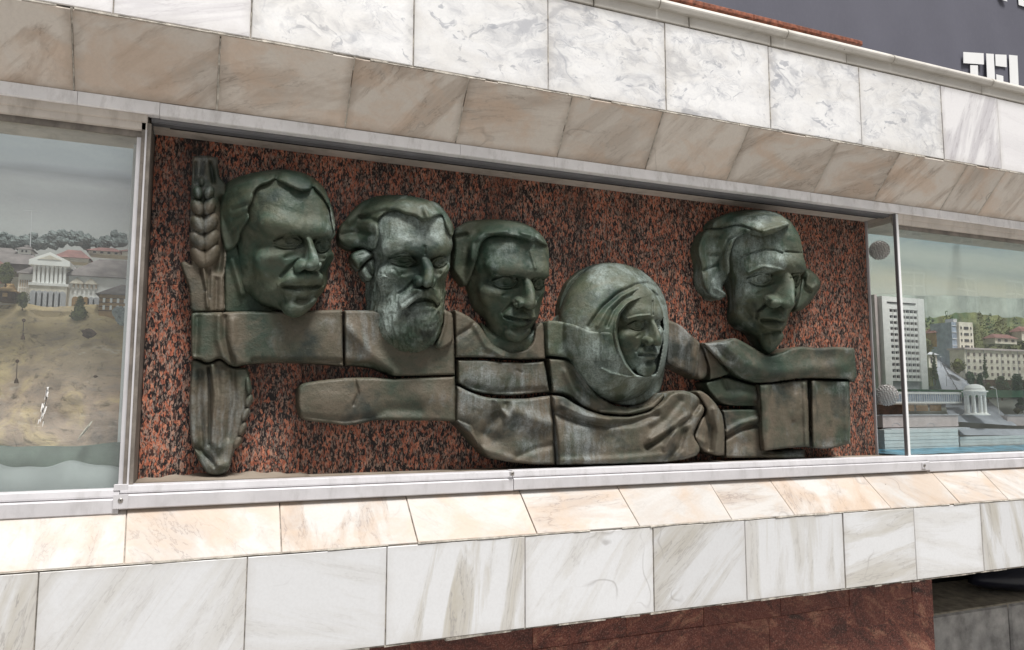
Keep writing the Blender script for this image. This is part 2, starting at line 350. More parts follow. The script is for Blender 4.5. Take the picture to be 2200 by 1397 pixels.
def glass_mat(name='window_glass', dirt=.06, tint=(.95, .972, .968), refl=1.0):
    m, t, b = new_mat(name); t.nodes.remove(b); g = N(t); o = [x for x in t.nodes if x.type == 'OUTPUT_MATERIAL'][0]
    ge = g.n('ShaderNodeNewGeometry'); dt = g.n('ShaderNodeVectorMath', operation='DOT_PRODUCT'); g.L(ge.outputs['Incoming'], dt.inputs[0]); g.L(ge.outputs['Normal'], dt.inputs[1])
    sch = g.math('ADD', g.math('MULTIPLY', g.math('POWER', g.math('SUBTRACT', 1.0, g.math('ABSOLUTE', dt.outputs['Value'])), 5.0), .96), .043)   # Schlick, same from both faces
    tr = g.n('ShaderNodeBsdfTransparent'); tr.inputs['Color'].default_value = rgba(tint)
    gl = g.n('ShaderNodeBsdfGlossy'); gl.inputs['Roughness'].default_value = .015; gl.inputs['Color'].default_value = (1, 1, 1, 1)
    w = g.noise(g.co(), 2.0, 2, .5); bp = g.n('ShaderNodeBump'); g.L(w, bp.inputs['Height']); bp.inputs['Strength'].default_value = .08; bp.inputs['Distance'].default_value = .01; g.L(bp.outputs[0], gl.inputs['Normal'])
    mx = g.n('ShaderNodeMixShader'); g.L(g.math('MULTIPLY', sch, refl, True), mx.inputs[0]); g.L(tr.outputs[0], mx.inputs[1]); g.L(gl.outputs[0], mx.inputs[2])
    df = g.n('ShaderNodeBsdfDiffuse'); df.inputs['Color'].default_value = (.62, .64, .64, 1)
    dn = g.noise(g.co((1, 1, .4)), 5, 6, .65); m2 = g.n('ShaderNodeMixShader'); g.L(g.math('MULTIPLY', g.ramp(dn, [(.3, .4), (.75, 1)]), dirt), m2.inputs[0])
    g.L(mx.outputs[0], m2.inputs[1]); g.L(df.outputs[0], m2.inputs[2]); g.L(m2.outputs[0], o.inputs['Surface'])
    return m
M_GLASS = glass_mat()
M_GLASS_SIDE = glass_mat('side_glass', .02, (.97, .98, .975), .6)
# ================================================================= the marble front
YF, YA, YG = 2.82, 3.0, 3.21      # fascias, metal strips, granite at the back of the recess
ZA, ZB, ZC = .475*YF, .3709*YA, .3543*YA               # fascia foot / soffit top, soffit foot, strip foot
ZD, ZE, ZF, ZG = -.0985*YA, -.1262*YA, -.1902*YF, -.3178*YF
ZM, ZL, ZK = .6282*YF, .6474*YF, .6706*2.79
XL, XR = -2.4, 7.2
def xat(px, py, Y): return P(px, py, Y)[0]
def tiles(parent, quads, n, mat, t=.03, gap=.0022, proud=.002, name='marble_slab', mats=None):
    for i, q in enumerate(quads):
        q = [Vector(p) for p in q]; nn = Vector(n).normalized(); off = nn*random.uniform(0, proud)
        ex = (q[1]-q[0]).normalized(); g0 = gap*random.uniform(.6, 1.5); g1 = gap*random.uniform(.6, 1.5)
        up = (q[3]-q[0]).normalized(); tilt = random.uniform(-.0012, .0012)
        c = [q[0]+ex*g0+up*.0015+off+nn*tilt, q[1]-ex*g1+up*.0015+off, q[2]-ex*g1*random.uniform(.5, 1.3)-up*.0015+off-nn*tilt, q[3]+ex*g0*random.uniform(.5, 1.3)-up*.0015+off]
        mb = MB(); mb.slab(c, nn, t, random.choice((.0015, .002, .003))); mb.build(name, mats[i] if mats else mat, parent, fix=False)
def ext(xs, step):
    "continue a row of joint positions beyond the picture"
    xs = sorted(xs)
    while xs[0] > XL: xs.insert(0, xs[0]-step*random.uniform(.92, 1.06))
    while xs[-1] < XR: xs.append(xs[-1]+step*random.uniform(.92, 1.06))
    return xs
# upper fascia
up = empty('upper_wall', (0, YF, ZA), 'upper band of large grey-veined white marble slabs above the sloping beige band', 'wall', kind=None)
xs = ext([xat(a, b, YF) for a, b in [(538,82),(887.5,138),(1178,196),(1431.5,242),(1656,280),(1852.5,313),(2029,345),(2152,367)]], .47)
mats = [M_FASCIA_STR if (a > xat(2020, 345, YF)-.03 or b_ < xat(545, 82, YF)) else M_FASCIA_UP for a, b_ in zip(xs[:-1], xs[1:])]
tiles(up, [((a, YF, ZA+.004), (b_, YF, ZA+.004), (b_, YF, ZM), (a, YF, ZM)) for a, b_ in zip(xs[:-1], xs[1:])], (0, -1, 0), M_FASCIA_UP, mats=mats)
xs = ext([xat(a, b, YF) for a, b in [(1480,75),(1655,102),(1817,133),(2107,196)]], .52)
tiles(up, [((a, YF-.004, ZM+.002), (b_, YF-.004, ZM+.002), (b_, YF-.004, ZL+.01), (a, YF-.004, ZL+.01)) for a, b_ in zip(xs[:-1], xs[1:])], (0, -1, 0), M_COPING, name='narrow_slab')
MB().prism([(YF+.004, ZA-.002), (YF+.004, ZL+.02), (YF+.25, ZL+.02), (YF+.25, ZA-.002)], XL, XR).build('mortar_bed', M_MORTAR, up)
# rounded coping course
cp = empty('wall_coping', (0, YF, ZL), 'rounded cream marble coping course along the top edge of the wall', 'coping')
xs = ext([xat(a, b, YF) for a, b in [(1410,10),(1683,72),(1910,128),(2122,178)]], .60)
for a, b_ in zip(xs[:-1], xs[1:]):
    g_ = .0025; prof = [(YF+.02, ZL), (YF-.022, ZL)]
    prof += [(YF-.022-.016*math.sin(k/6*math.pi), ZL+(ZK-ZL)*k/6) for k in range(1, 6)]+[(YF-.022, ZK), (YF+.16, ZK+.004), (YF+.16, ZL)]
    MB().prism(prof, a+g_, b_-g_).build('coping_stone', M_COPING, cp)
UPX = [xat(a, b, YF) for a, b in [(538,82),(887.5,138),(1178,196),(1431.5,242),(1656,280),(1852.5,313),(2029,345),(2152,367)]]
# sloping soffit
so = empty('soffit_wall', (0, YA, ZB), 'inward-sloping band of dirty beige marble slabs above the windows', 'wall')
sj = [((153,19),(159,194)),((474,84),(466,237)),((762,135),(741,280)),((1008,180),(978,313)),((1230,214),(1196,343)),((1426,247),(1386,366)),((1611,277),(1560,389)),((1802,309),(1745,412)),((1934,332),(1874,430)),((2079,359),(2018,449)),((2161,373),(2098,463))]
ab = [(xat(*a, YF), xat(*b, YA)) for a, b in sj]
ab = [(ab[0][0]-.49*k, ab[0][1]-.49*k) for k in range(5, 0, -1)]+ab+[(ab[-1][0]+.48*k, ab[-1][1]+.48*k) for k in range(1, 6)]
ns = Vector((0, -(ZA-ZB), -(YA-YF)))
tiles(so, [((a[1], YA, ZB), (b_[1], YA, ZB), (b_[0], YF, ZA-.003), (a[0], YF, ZA-.003)) for a, b_ in zip(ab[:-1], ab[1:])], ns, M_SOFFIT, gap=.002)
nn = ns.normalized(); d_ = -nn*.005
MB().prism([(YA+d_.y, ZB+d_.z), (YF+d_.y, ZA+d_.z), (YF+.1, ZA+.06), (YA+.1, ZB+.06)], XL, XR).build('mortar_bed', M_MORTAR, so)
# crumbly mortar bead where fascia meets the sloping band
def bead(name, parent, y, z, r, seed, mat=None):
    rr = random.Random(seed); mb = MB(); x = XL
    while x < XR:
        L = rr.uniform(.03, .16); r0 = r*rr.uniform(.5, 1.3)
        if rr.random() < .82: mb.add([(x,y-r0,z-r0*rr.uniform(.3,1)),(x+L,y-r0*rr.uniform(.5,1),z-r0*rr.uniform(.3,1)),(x+L,y-r0*.6,z+r0*.6),(x,y-r0*.7,z+r0*.6),(x,y+.01,z-r0),(x+L,y+.01,z-r0),(x+L,y+.01,z+r0),(x,y+.01,z+r0)],
                    [(0,1,2,3),(4,7,6,5),(0,4,5,1),(3,2,6,7),(0,3,7,4),(1,5,6,2)])
        x += L
    tag(mb.build(name, mat or M_JOINT, parent), kind='stuff')
M_JOINT = simple('pale_joint_filler', (.52, .48, .42), .95, 0, .3, 40, .6, dirt=((.16, .13, .10), .8), dscale=14)
bead('joint_filler', so, YF+.001, ZA-.001, .005, 1)
def joint_line(parent, segs, n, r, seed, prob=.5):
    "broken filler squeezed out of slab joints"
    rr = random.Random(seed); mb = MB(); n = Vector(n).normalized()
    for a, b_ in segs:
        a, b_ = Vector(a), Vector(b_); L = (b_-a).length; d_ = (b_-a)/L; sd = d_.cross(n).normalized(); t_ = 0
        while t_ < L-.01:
            l_ = min(rr.uniform(.015, .07), L-t_)
            if rr.random() < prob:
                w0, w1 = r*rr.uniform(.35, 1.3), r*rr.uniform(.35, 1.3); o_ = sd*rr.uniform(-.0015, .0015); h_ = n*rr.uniform(.0008, .0022)
                p0, p1 = a+d_*t_+o_, a+d_*(t_+l_)+o_
                mb.add([p0-sd*w0+h_, p1-sd*w1+h_, p1+sd*w1*rr.uniform(.5, 1.2)+h_, p0+sd*w0+h_, p0-sd*w0-n*.01, p1-sd*w1-n*.01, p1+sd*w1-n*.01, p0+sd*w0-n*.01], [(0,1,2,3),(4,7,6,5),(0,4,5,1),(3,2,6,7),(0,3,7,4),(1,5,6,2)])
            t_ += l_
    tag(mb.build('joint_filler', M_JOINT, parent), kind='stuff')
joint_line(so, [((a[0], YF, ZA), (a[1], YA, ZB)) for a in ab], ns, .0038, 11, .8)
joint_line(up, [((x, YF, ZA+.01), (x, YF, ZM)) for x in UPX], (0, -1, 0), .0022, 12, .35)
# sill slabs
si = empty('sill_wall', (0, YA, ZF), 'outward-sloping sill of peach and cream marble slabs below the windows', 'wall')
sj = [((272,1097),(266,1213)),((600,1077),(604.7,1184)),((871.6,1062),(898,1164.5)),((1115,1049),(1154,1146)),((1324,1040),(1375,1128.6)),((1522,1031),(1573,1113)),((1651,1025),(1708,1101)),((1850,1018),(1915.5,1089.5)),((1998,1013),(2063,1081)),((2102,1010),(2167,1072))]
ab = [(xat(*a, YA), xat(*b, YF)) for a, b in sj]
ab = [(ab[0][0]-.50*k, ab[0][1]-.50*k) for k in range(5, 0, -1)]+ab+[(ab[-1][0]+.45*k, ab[-1][1]+.45*k) for k in range(1, 6)]
ns2 = Vector((0, -(ZE-ZF), YA-YF))
tiles(si, [((a[1], YF, ZF+.003), (b_[1], YF, ZF+.003), (b_[0], YA, ZE), (a[0], YA, ZE)) for a, b_ in zip(ab[:-1], ab[1:])], ns2, M_SILL, gap=.0018)
d_ = -ns2.normalized()*.005
MB().prism([(YA+d_.y, ZE+d_.z), (YF+d_.y, ZF+d_.z), (YF+.1, ZF-.06), (YA+.1, ZE-.06)], XL, XR).build('mortar_bed', M_MORTAR, si)
bead('joint_filler', si, YF+.001, ZF+.001, .004, 2)
# lower fascia
lo = empty('lower_wall', (0, YF, ZG), 'lower band of pale marble slabs with soft diagonal grey streaks', 'wall')
xs = ext([xat(a, b, YF) for a, b in [(84,1227),(531,1196),(831.5,1172),(1128,1151.5),(1402.5,1130.5),(1600,1116),(1810,1102),(1962,1090),(2106,1081)]], .46)
tiles(lo, [((a, YF, ZG), (b_, YF, ZG), (b_, YF, ZF-.003), (a, YF, ZF-.003)) for a, b_ in zip(xs[:-1], xs[1:])], (0, -1, 0), M_FASCIA_LOW)
MB().prism([(YF+.005, ZG-.004), (YF+.005, ZF-.002), (YF+.2, ZF-.002), (YF+.2, ZG-.004)], XL, XR).build('mortar_bed', M_MORTAR, lo)
bead('joint_filler', lo, YF+.006, ZG-.003, .006, 3, M_MORTAR)
MB().box(XL, XR, YF+.19, 4.6, ZG-.05, ZG+.16).build('floor_slab', M_CONC, lo)

# ---- metal strips
def strip(name, label, prof, cuts, mat, parent=None, jit=.0):
    e = empty(name, (0, YA, prof[0][1]), label, 'trim')
    for i, (a, b_) in enumerate(zip(cuts[:-1], cuts[1:])):
        dz = random.uniform(-jit, jit); dy = random.uniform(0, jit)
        MB().prism([(y-dy, z+dz) for y, z in prof], a+.0008, b_-.0008).build('strip_length', mat, e)
    return e
cuts = [XL]+[xat(a, b, YA) for a, b in [(168,195),(344,225),(988,315),(1189,342),(1739,410),(1904,434),(2123,466)]]+[XR]
strip('upper_trim', 'long dull white metal strip under the beige sloping band, stained along its top', [(YA-.004, ZC), (YA-.008, ZC+.003), (YA-.006, ZB-.001), (YA+.03, ZB-.001), (YA+.03, ZC)], cuts, M_ALU_TOP, jit=.0008)
# dirt line above it is the mortar gap; channel, slot and cream lath of the recess ceiling
XR0, XR1 = -.225, 3.565                      # recess sides
gr = empty('recess_ceiling', (1.6, YA+.03, ZC), 'grey metal channel, black slot and cream lath under the top of the relief recess', 'ceiling')
MB().box(XR0, XR1, YA+.032, YA+.085, ZC-.012, ZC+.03).build('channel', M_ALU_DARK, gr)
mb = MB()
for k in range(3): mb.box(XR0, XR1, YA+.036+.017*k, YA+.040+.017*k, ZC-.0165, ZC-.012)
mb.build('channel_rib', M_ALU_DARK, gr)
MB().box(XR0+.06, XR1, YA+.087, YA+.118, ZC-.006, ZC+.002).build('slot', M_BLACK, gr)
MB().box(XR0, XR1, YA+.120, 3.215, ZC-.004, ZC+.05).build('lath', M_PAINT, gr)
MB().box(XR0, XR1, YA+.085, YA+.120, ZC+.004, ZC+.05).build('ceiling_board', M_BLACK, gr)
# lower metal sill: stepped profile
def sillprof(z0, z1, y=YA):
    zm = z1-(z1-z0)*.38
    return [(y-.020, z0), (y-.024, z0+.004), (y-.024, zm-.004), (y-.022, zm-.001), (y-.006, zm+.001), (y-.006, zm+.0035), (y-.012, zm+.0045), (y-.012, zm+.010), (y-.008, z1-.003), (y-.002, z1), (y+.05, z1), (y+.05, z0)]
ls = empty('lower_trim', (0, YA, ZE), 'stepped white aluminium sill strip running below glass and relief', 'trim')
XB = xat(258, 1045, YA)
segs = [(XL, XB, ZE-.013, ZD-.012, 0), (XB+.002, xat(1098, 1018, YA), ZE+.002, ZD, .001), (xat(1099, 1018, YA), xat(1988, 985, YA), ZE+.004, ZD+.002, .004), (xat(1989, 985, YA), XR, ZE-.004, ZD, -.001)]
for a, b_, z0, z1, dy in segs:
    MB().prism([(y-dy, z) for y, z in sillprof(z0, z1)], a, b_).build('strip_length', M_ALU, ls)
def clamp(px, py, w, h, big):
    x, y, z = P(px, py, YA-.03); e = empty('clamp_plate', (x, y, z), 'small riveted metal plate over the strip joint by the left window' if big else None, 'bracket')
    MB().box(x-w/2, x+w/2, YA-.033, YA-.026, z-h/2, z+h/2).build('plate', M_ALU, e)
    MB().lathe((x, YA-.033, z+h*.1), [(.006, 0), (.0085, 0.001), (.0085, .002), (.005, .004)], 14, 'y').build('screw', M_STEEL, e)
    MB().lathe((x, YA-.037, z+h*.1), [(.0022, 0), (.002, .0006)], 8, 'y').build('screw_socket', M_BLACK, e)
    return e
clamp(259, 1078, .047, .047, True)
MB().box(xat(245,1050,YA), xat(276,1050,YA), YA-.012, YA+.02, ZD-.016, ZD+.003).build('joint_cap', M_ALU, ls)
e = clamp(1985, 1001, .03, .03, False); tag(e, 'tiny screw plate on the white sill strip below the right glass')
e = clamp(1100, 1018, .02, .018, False); tag(e, 'tiny screw lug on the white sill strip under the middle of the relief')
# ---- recess: granite panels, ledge
gw = empty('granite_wall', (1.6, YG, ZD), 'polished red and black granite panels behind the bronze relief', 'wall')
gx = [-.222] + [xat(645, 900, YG), xat(957, 940, YG), xat(1430, 800, YG)] + [3.572]
gzs = [ZD-.02, P(1800, 690, YG)[2], ZC+.01]
for r_ in range(2):
    cols = [-.222, xat(648,900,YG), 1.545, xat(1503,700,YG), 3.572] if r_ == 0 else [-.222, .42, 1.10, 1.83, 2.55, 3.572]
    for a, b_ in zip(cols[:-1], cols[1:]):
        g_ = .0008; mb = MB(); mb.slab([(a+g_, YG, gzs[r_]+g_), (b_-g_, YG, gzs[r_]+g_), (b_-g_, YG, gzs[r_+1]-g_), (a+g_, YG, gzs[r_+1]-g_)], (0, -1, 0), .02, .0012); mb.build('granite_panel', M_GRANITE, gw, fix=False)
MB().box(-.222, 3.572, YG+.004, YG+.03, ZD-.02, ZC+.012).build('backing', M_BLACK, gw)
lg = empty('recess_ledge', (1.6, YA+.1, ZD), 'thin ledge of brownish marble strips between metal sill and granite', 'ledge')
lx = [-.222, xat(560,1022,3.1), .75, xat(835,1012,3.1)+.3, 1.75, 2.2, 2.75, 3.1, 3.572]
for a, b_ in zip(lx[:-1], lx[1:]):
    q = random.uniform(0, .003)
    MB().slab([(a+.001, YA+.05, ZD-.003+q), (b_-.001, YA+.05, ZD-.003+q), (b_-.001, YG-.001, ZD-.006+q), (a+.001, YG-.001, ZD-.006+q)], (0, 0, 1), .03, .001).build('ledge_slab', M_LEDGE, lg, fix=True)
# crumbly bedding cement rising in the left corner
vs_, fs_ = [], []
for i in range(25):
    x = -.222+i*.026; h = .014*math.sin(min(1, i/9)*math.pi/2)*(1 if i < 16 else max(0, 1-(i-16)/8))
    vs_ += [(x, YA+.06, ZD), (x, YG-.03, ZD+h*.8), (x, YG-.001, ZD+h+.004*math.sin(i*1.7))]
for i in range(24): fs_ += [(3*i, 3*i+3, 3*i+4, 3*i+1), (3*i+1, 3*i+4, 3*i+5, 3*i+2)]
mesh('cement_fillet', vs_, fs_, M_LEDGE, lg)

# ---- windows
def window(name, label, x0, x1, side):
    w = empty(name, ((x0+x1)/2, YA, ZD), label, 'window')
    zt = ZC; 
    # cream head profile in two steps
    MB().prism([(YA+.004, zt-.0), (YA+.006, zt-.026), (YA+.012, zt-.03), (YA+.012, zt-.056), (YA+.020, zt-.060), (YA+.05, zt-.060), (YA+.05, zt)], x0, x1).build('frame_head', M_PAINT, w)
    MB().prism([(YA+.021, zt-.0605), (YA+.021, zt-.084), (YA+.026, zt-.084), (YA+.026, zt-.0605)], x0, x1-.012 if side == 'L' else x1).build('glazing_bead', M_PUTTY, w)
    return w
wL = window('display_window', 'left display window with a glass pane in a stained metal frame', XL, XR0-.012, 'L')
wR = window('display_window', 'right display window with a slim white corner mullion', xat(1945,700,YA)-.004, XR, 'R')
MB().box(XL, XR0-.045, YA+.028, YA+.034, ZD-.01, ZC-.055).build('glass_pane', M_GLASS, wL)
MB().box(XR0-.045, XR0-.030, YA+.022, YA+.040, ZD-.012, ZC-.070).build('corner_bead', M_ALU, wL)
MB().box(XR0-.030, XR0-.017, YA+.012, YA+.045, ZD-.012, ZC-.02).build('frame_post', M_PUTTY, wL)
MB().box(XR0-.017, XR0-.011, YA+.004, YA+.03, ZD-.005, ZC-.058).build('post_edge', M_ALU, wL)
MB().box(XR0-.011, XR0+.002, YA+.012, YG+.01, ZD-.005, ZC-.03).build('side_panel', M_PUTTY, wL)
xm = xat(1937, 700, YA)
MB().box(xm+.004, xm+.020, YA+.002, YA+.016, ZD-.004, ZC-.004).build('mullion', M_WHITE, wR)
MB().box(xm-.001, xm+.0035, YA+.004, YA+.022, ZD-.004, ZC-.004).build('mullion_edge', M_ALU_DARK, wR)
MB().box(xm+.018, XR, YA+.024, YA+.030, ZD-.004, ZC-.055).build('glass_pane', M_GLASS, wR)
MB().box(xm+.006, xm+.011, YA+.023, YG+.03, ZD-.01, ZC-.02).build('side_pane', M_GLASS_SIDE, wR)
MB().box(xm+.012, XR, YA+.052, 3.30, ZC-.045, ZC+.10).build('head_board', M_PAINT, wR)
MB().box(XL, XR0-.012, YA+.052, 3.30, ZC-.045, ZC+.10).build('head_board', M_PAINT, wL)
MB().box(3.573, 3.580, YG-.012, YG+.03, ZD-.01, ZC).build('side_pane_edge', M_ALU, wR)

# ---- solid building mass above, behind and below so that the openings are rooms
sh = empty('shop_room', (2, 5, 0), 'plain room shell behind the two display windows', 'building')
MB().box(XL, XR, 4.55, 4.7, -1.7, 1.62).build('back_wall', M_WHITE, sh)
MB().box(XL, XR, YA+.05, 3.16, 1.50, 1.62).build('ceiling', M_WHITE, sh)      # rest of the unseen roof is clear glass, added to daylight the models
MB().box(-.30, 3.66, 3.16, 4.5, 1.50, 1.62).build('ceiling', M_WHITE, sh)
for k in range(9):
    x = XL+.02+k*(XR-XL-.07)/8
    if x < -.3 or x > 3.7: MB().box(x, x+.03, 3.16, 4.5, 1.56, 1.62).build('added_skylight_bar', M_ALU, sh)
MB().box(XL, -.302, 3.162, 4.5, 1.54, 1.552).build('added_skylight', M_GLASS_SIDE, sh); MB().box(3.662, XR, 3.162, 4.5, 1.54, 1.552).build('added_skylight', M_GLASS_SIDE, sh)
MB().box(-.30, -.235, 3.24, 4.5, -.6, 1.5).build('partition', M_WHITE, sh)
MB().box(3.585, 3.615, 3.9, 4.5, -.6, 1.5).build('partition', M_WHITE, sh)
MB().box(XL-.1, XL, YA, 4.7, -1.7, 1.6).build('end_wall', M_WHITE, sh)
MB().box(XR, XR+.1, YF+.02, 4.7, -1.7, 1.6).build('end_wall', M_WHITE, sh)

# ---- red granite base under the overhang
YB = 3.02
bs = empty('base_wall', (1.5, YB, -1.4), 'dark red granite cladding of the base under the marble overhang', 'wall')
xend = xat(2004, 1300, YB); zj1 = P(1840, 1235, YB)[2]; zj2 = P(1900, 1340, YB)[2]-.02
rows = [(ZG-.02, P(2000, 1325, YB)[2], [xat(a, 1330, YB) for a in (1144,1345,1512,1678,1826,1902,1962)]), (P(2000,1325,YB)[2], -1.05, [xat(a, 1380, YB) for a in (1230,1508,1680,1785,1910)]), (-1.05, -1.7, [1.0,1.5,2.0,2.6,3.1])]
for z1, z0, cuts in rows:
    cuts = [XL]+[-1.9+.45*k for k in range(1, 30) if -1.9+.45*k < cuts[0]-.25]+cuts+[xend]
    for a, b_ in zip(cuts[:-1], cuts[1:]):
        off = random.uniform(0, .004); c = [(a+.001, YB-off, z0+.001), (b_-.001, YB-off, z0+.001), (b_-.001, YB-off, z1-.001), (a+.001, YB-off, z1-.001)]
        mb = MB(); mb.slab(c, (0, -1, 0), .03, .0015); mb.build('granite_slab', M_BASE, bs, fix=False)
MB().box(XL, xend-.004, YB+.004, YB+.5, -1.7, ZG-.0).build('masonry', M_MORTAR, bs)
# concrete retaining blocks to the right, with a sandy top
YCn = 3.35
cw = empty('concrete_wall', (4.4, YCn, -1.7), 'rough grey concrete block wall in the gap right of the red base', 'wall')
zt = P(2100, 1310, YCn)[2]
for a, b_ in zip([xend-.1, xat(2172,1330,YCn), 5.4, 6.4], [xat(2172,1330,YCn)-.014, 5.39, 6.39, 7.4]):
    MB().slab([(a, YCn, -1.7), (b_, YCn, -1.7), (b_, YCn, zt), (a, YCn, zt)], (0, -1, 0), .25, .012).build('concrete_block', M_CONC, cw)
MB().slab([(xend-.1, YCn+.012, zt+.008), (XR, YCn+.012, zt+.008), (XR, YCn+.5, zt+.03), (xend-.1, YCn+.5, zt+.03)], (0, 0, 1), .03, .006).build('sand_bed', M_CONC_T, cw)
MB().box(xend-.1, XR, YCn+.5, YCn+.6, -1.7, ZG+.05).build('back_wall', M_BLACK, cw)  # black sheet closing the gap; the cavity's shade is put into its colour
# dark wrapped bundle in the gap
vs_, fs_ = [], []; c0 = P(2230, 1262, YCn+.2)
for i in range(13):
    for j in range(24):
        a = math.pi*i/12; bq = 2*math.pi*j/24; r_ = 1+.06*math.sin(3*bq+i*.7)+.04*math.sin(7*bq)
        vs_.append((c0[0]+.62*math.sin(a)*math.cos(bq)*r_, c0[1]+.18*math.sin(a)*math.sin(bq), zt+.12+.12*math.cos(a)))
for i in range(12):
    for j in range(24): fs_.append((i*24+j, i*24+(j+1) % 24, (i+1)*24+(j+1) % 24, (i+1)*24+j))
tag(mesh('plastic_bundle', vs_, fs_, M_DARKWRAP, None, True), 'dark navy plastic bundle pushed into the gap under the marble', 'bundle')

# ---- ground, red coping on the roof, banner
ST = mesh('pavement', [(-120,-120,-1.7),(120,-120,-1.7),(120,160,-1.7),(-120,160,-1.7)], [(0,1,2,3)], M_PAVE); ST['kind'] = 'structure'
YC2 = 3.5
rc = empty('roof_coping', P(1700, 50, YC2), 'thin red granite coping slab on the roof edge behind the marble coping', 'coping')
z1 = P(1854, 88, YC2)[2]; z0 = P(1854, 97, YC2)[2]; xe = xat(1854, 90, YC2)
for a, b_ in [(xe-.9, xe), (xe-1.85, xe-.902), (xe-2.9, xe-1.852), (xe-4.2, xe-2.902)]:
    MB().slab([(a+.001, YC2, z0), (b_-.001, YC2, z0), (b_-.001, YC2, z1), (a+.001, YC2, z1)], (0, -1, 0), .6, .004).build('coping_slab', M_REDCOP, rc)
MB().box(xe-4.1, xe-.25, YC2+.10, YC2+.5, 1.6, z0-.001).build('parapet', M_MORTAR, rc)
YBn = 9.0
bn = empty('banner', P(1900, 100, YBn), 'large dark grey fabric banner with white block letters behind the roof', 'banner')
x0, x1 = xat(1100, 50, YBn), 24.0; nx, nz = 90, 24; vs_ = []
for j in range(nz+1):
    for i in range(nx+1):
        x = x0+(x1-x0)*i/nx; z = 2.0+(9.5-2.0)*j/nz
        y = YBn+.012*math.sin(x*2.1+.6*math.sin(z*1.3))+.01*math.sin(x*5.3+z*2.2)+(.02*math.sin((x-13)*9)*math.exp(-((x-13.2)/.5)**2) if True else 0)
        vs_.append((x, y, z))
fs_ = [(j*(nx+1)+i, j*(nx+1)+i+1, (j+1)*(nx+1)+i+1, (j+1)*(nx+1)+i) for j in range(nz) for i in range(nx)]
mesh('fabric', vs_, fs_, M_BANNER, bn, True)
MB().box(x0, x1, YBn+.1, YBn+1.0, -1.7, 9.5).build('support_wall', M_CONC, bn)
def letter(pols, name='letter'):
    mb = MB()
    for pl in pols:
        pts = [P(1400+a/2.75, b/2.75, YBn-.04) for a, b in pl]
        mb.prismy([(p[0], p[2]) for p in pts], YBn-.045, YBn-.04)
    mb.build(name, M_WHITE, bn)
letter([[(1840,308),(1960,316),(1962,382),(1841,374)],[(1881,386),(1926,388),(1930,520),(1884,515)]])
letter([[(1975,317),(2020,320),(2032,560),(1985,560)],[(2029,322),(2095,325),(2097,398),(2031,390)],[(2035,440),(2076,450),(2080,560),(2038,560)]])
letter([[(2110,325),(2160,330),(2170,570),(2119,570)]])
letter([[(2040,-60),(2080,-60),(2100,10),(2070,0)]]); letter([[(2160,-60),(2260,-60),(2260,60),(2168,30)]])
# ================================================================= bronze relief
WALLY = 3.21                     # face of the granite behind the relief
# ---- signed distance sculpting of a head; canonical cm: face looks to -y, x to the picture's right, eyes at z = 0
def sd_eval(ops, p):
    "ops: list of dicts; smooth unions / cuts"
    d = np.full(len(p), 1e3, np.float32)
    pa = p.copy(); pa[:, 0] = np.abs(pa[:, 0])
    for o in ops:
        q = pa if o.get('m', 1) else p
        t = o['t']; k = o.get('k', .8)
        if t == 'E':
            v = q-np.float32(o['c']); a = o.get('a')
            if a:
                ax, ang = a; c, s = math.cos(math.radians(ang)), math.sin(math.radians(ang))
                i, j = {'x': (1, 2), 'y': (2, 0), 'z': (0, 1)}[ax]
                vi, vj = v[:, i]*c+v[:, j]*s, -v[:, i]*s+v[:, j]*c
                v = v.copy(); v[:, i] = vi; v[:, j] = vj
            r = np.float32(o['r']); w = v/r
            k0 = np.sqrt((w*w).sum(1))+1e-6; w = w/r; k1 = np.sqrt((w*w).sum(1))+1e-6
            e = k0*(k0-1)/k1
        elif t == 'C':
            a, b = np.float32(o['a']), np.float32(o['b']); ab = b-a
            v = q-a; h = np.clip((v@ab)/float(ab@ab), 0, 1)
            w = v-h[:, None]*ab
            e = np.sqrt((w*w).sum(1))-(o['r'][0]+(o['r'][1]-o['r'][0])*h)
        elif t == 'P':
            n = np.float32(o['n']); n = n/np.sqrt(n@n); e = q@n-o['d']
        if t == 'P':      # smooth intersection with the half space
            h = np.clip(.5-.5*(e-d)/k, 0, 1); d = e*(1-h)+d*h+k*h*(1-h)
        elif o.get('cut'):
            h = np.clip(.5-.5*(d+e)/k, 0, 1); d = d*(1-h)-e*h+k*h*(1-h)
        else:
            h = np.clip(.5+.5*(d-e)/k, 0, 1); d = d*(1-h)+e*h-k*h*(1-h)
    return d
def E_(c, r, k=.8, cut=0, m=1, a=None): return dict(t='E', c=c, r=r, k=k, cut=cut, m=m, a=a)
def C_(a, b, r0, r1, k=.5, cut=0, m=1): return dict(t='C', a=a, b=b, r=(r0, r1), k=k, cut=cut, m=m)
def P_(n, d, k=.6, m=1): return dict(t='P', n=n, d=d, k=k, m=m)

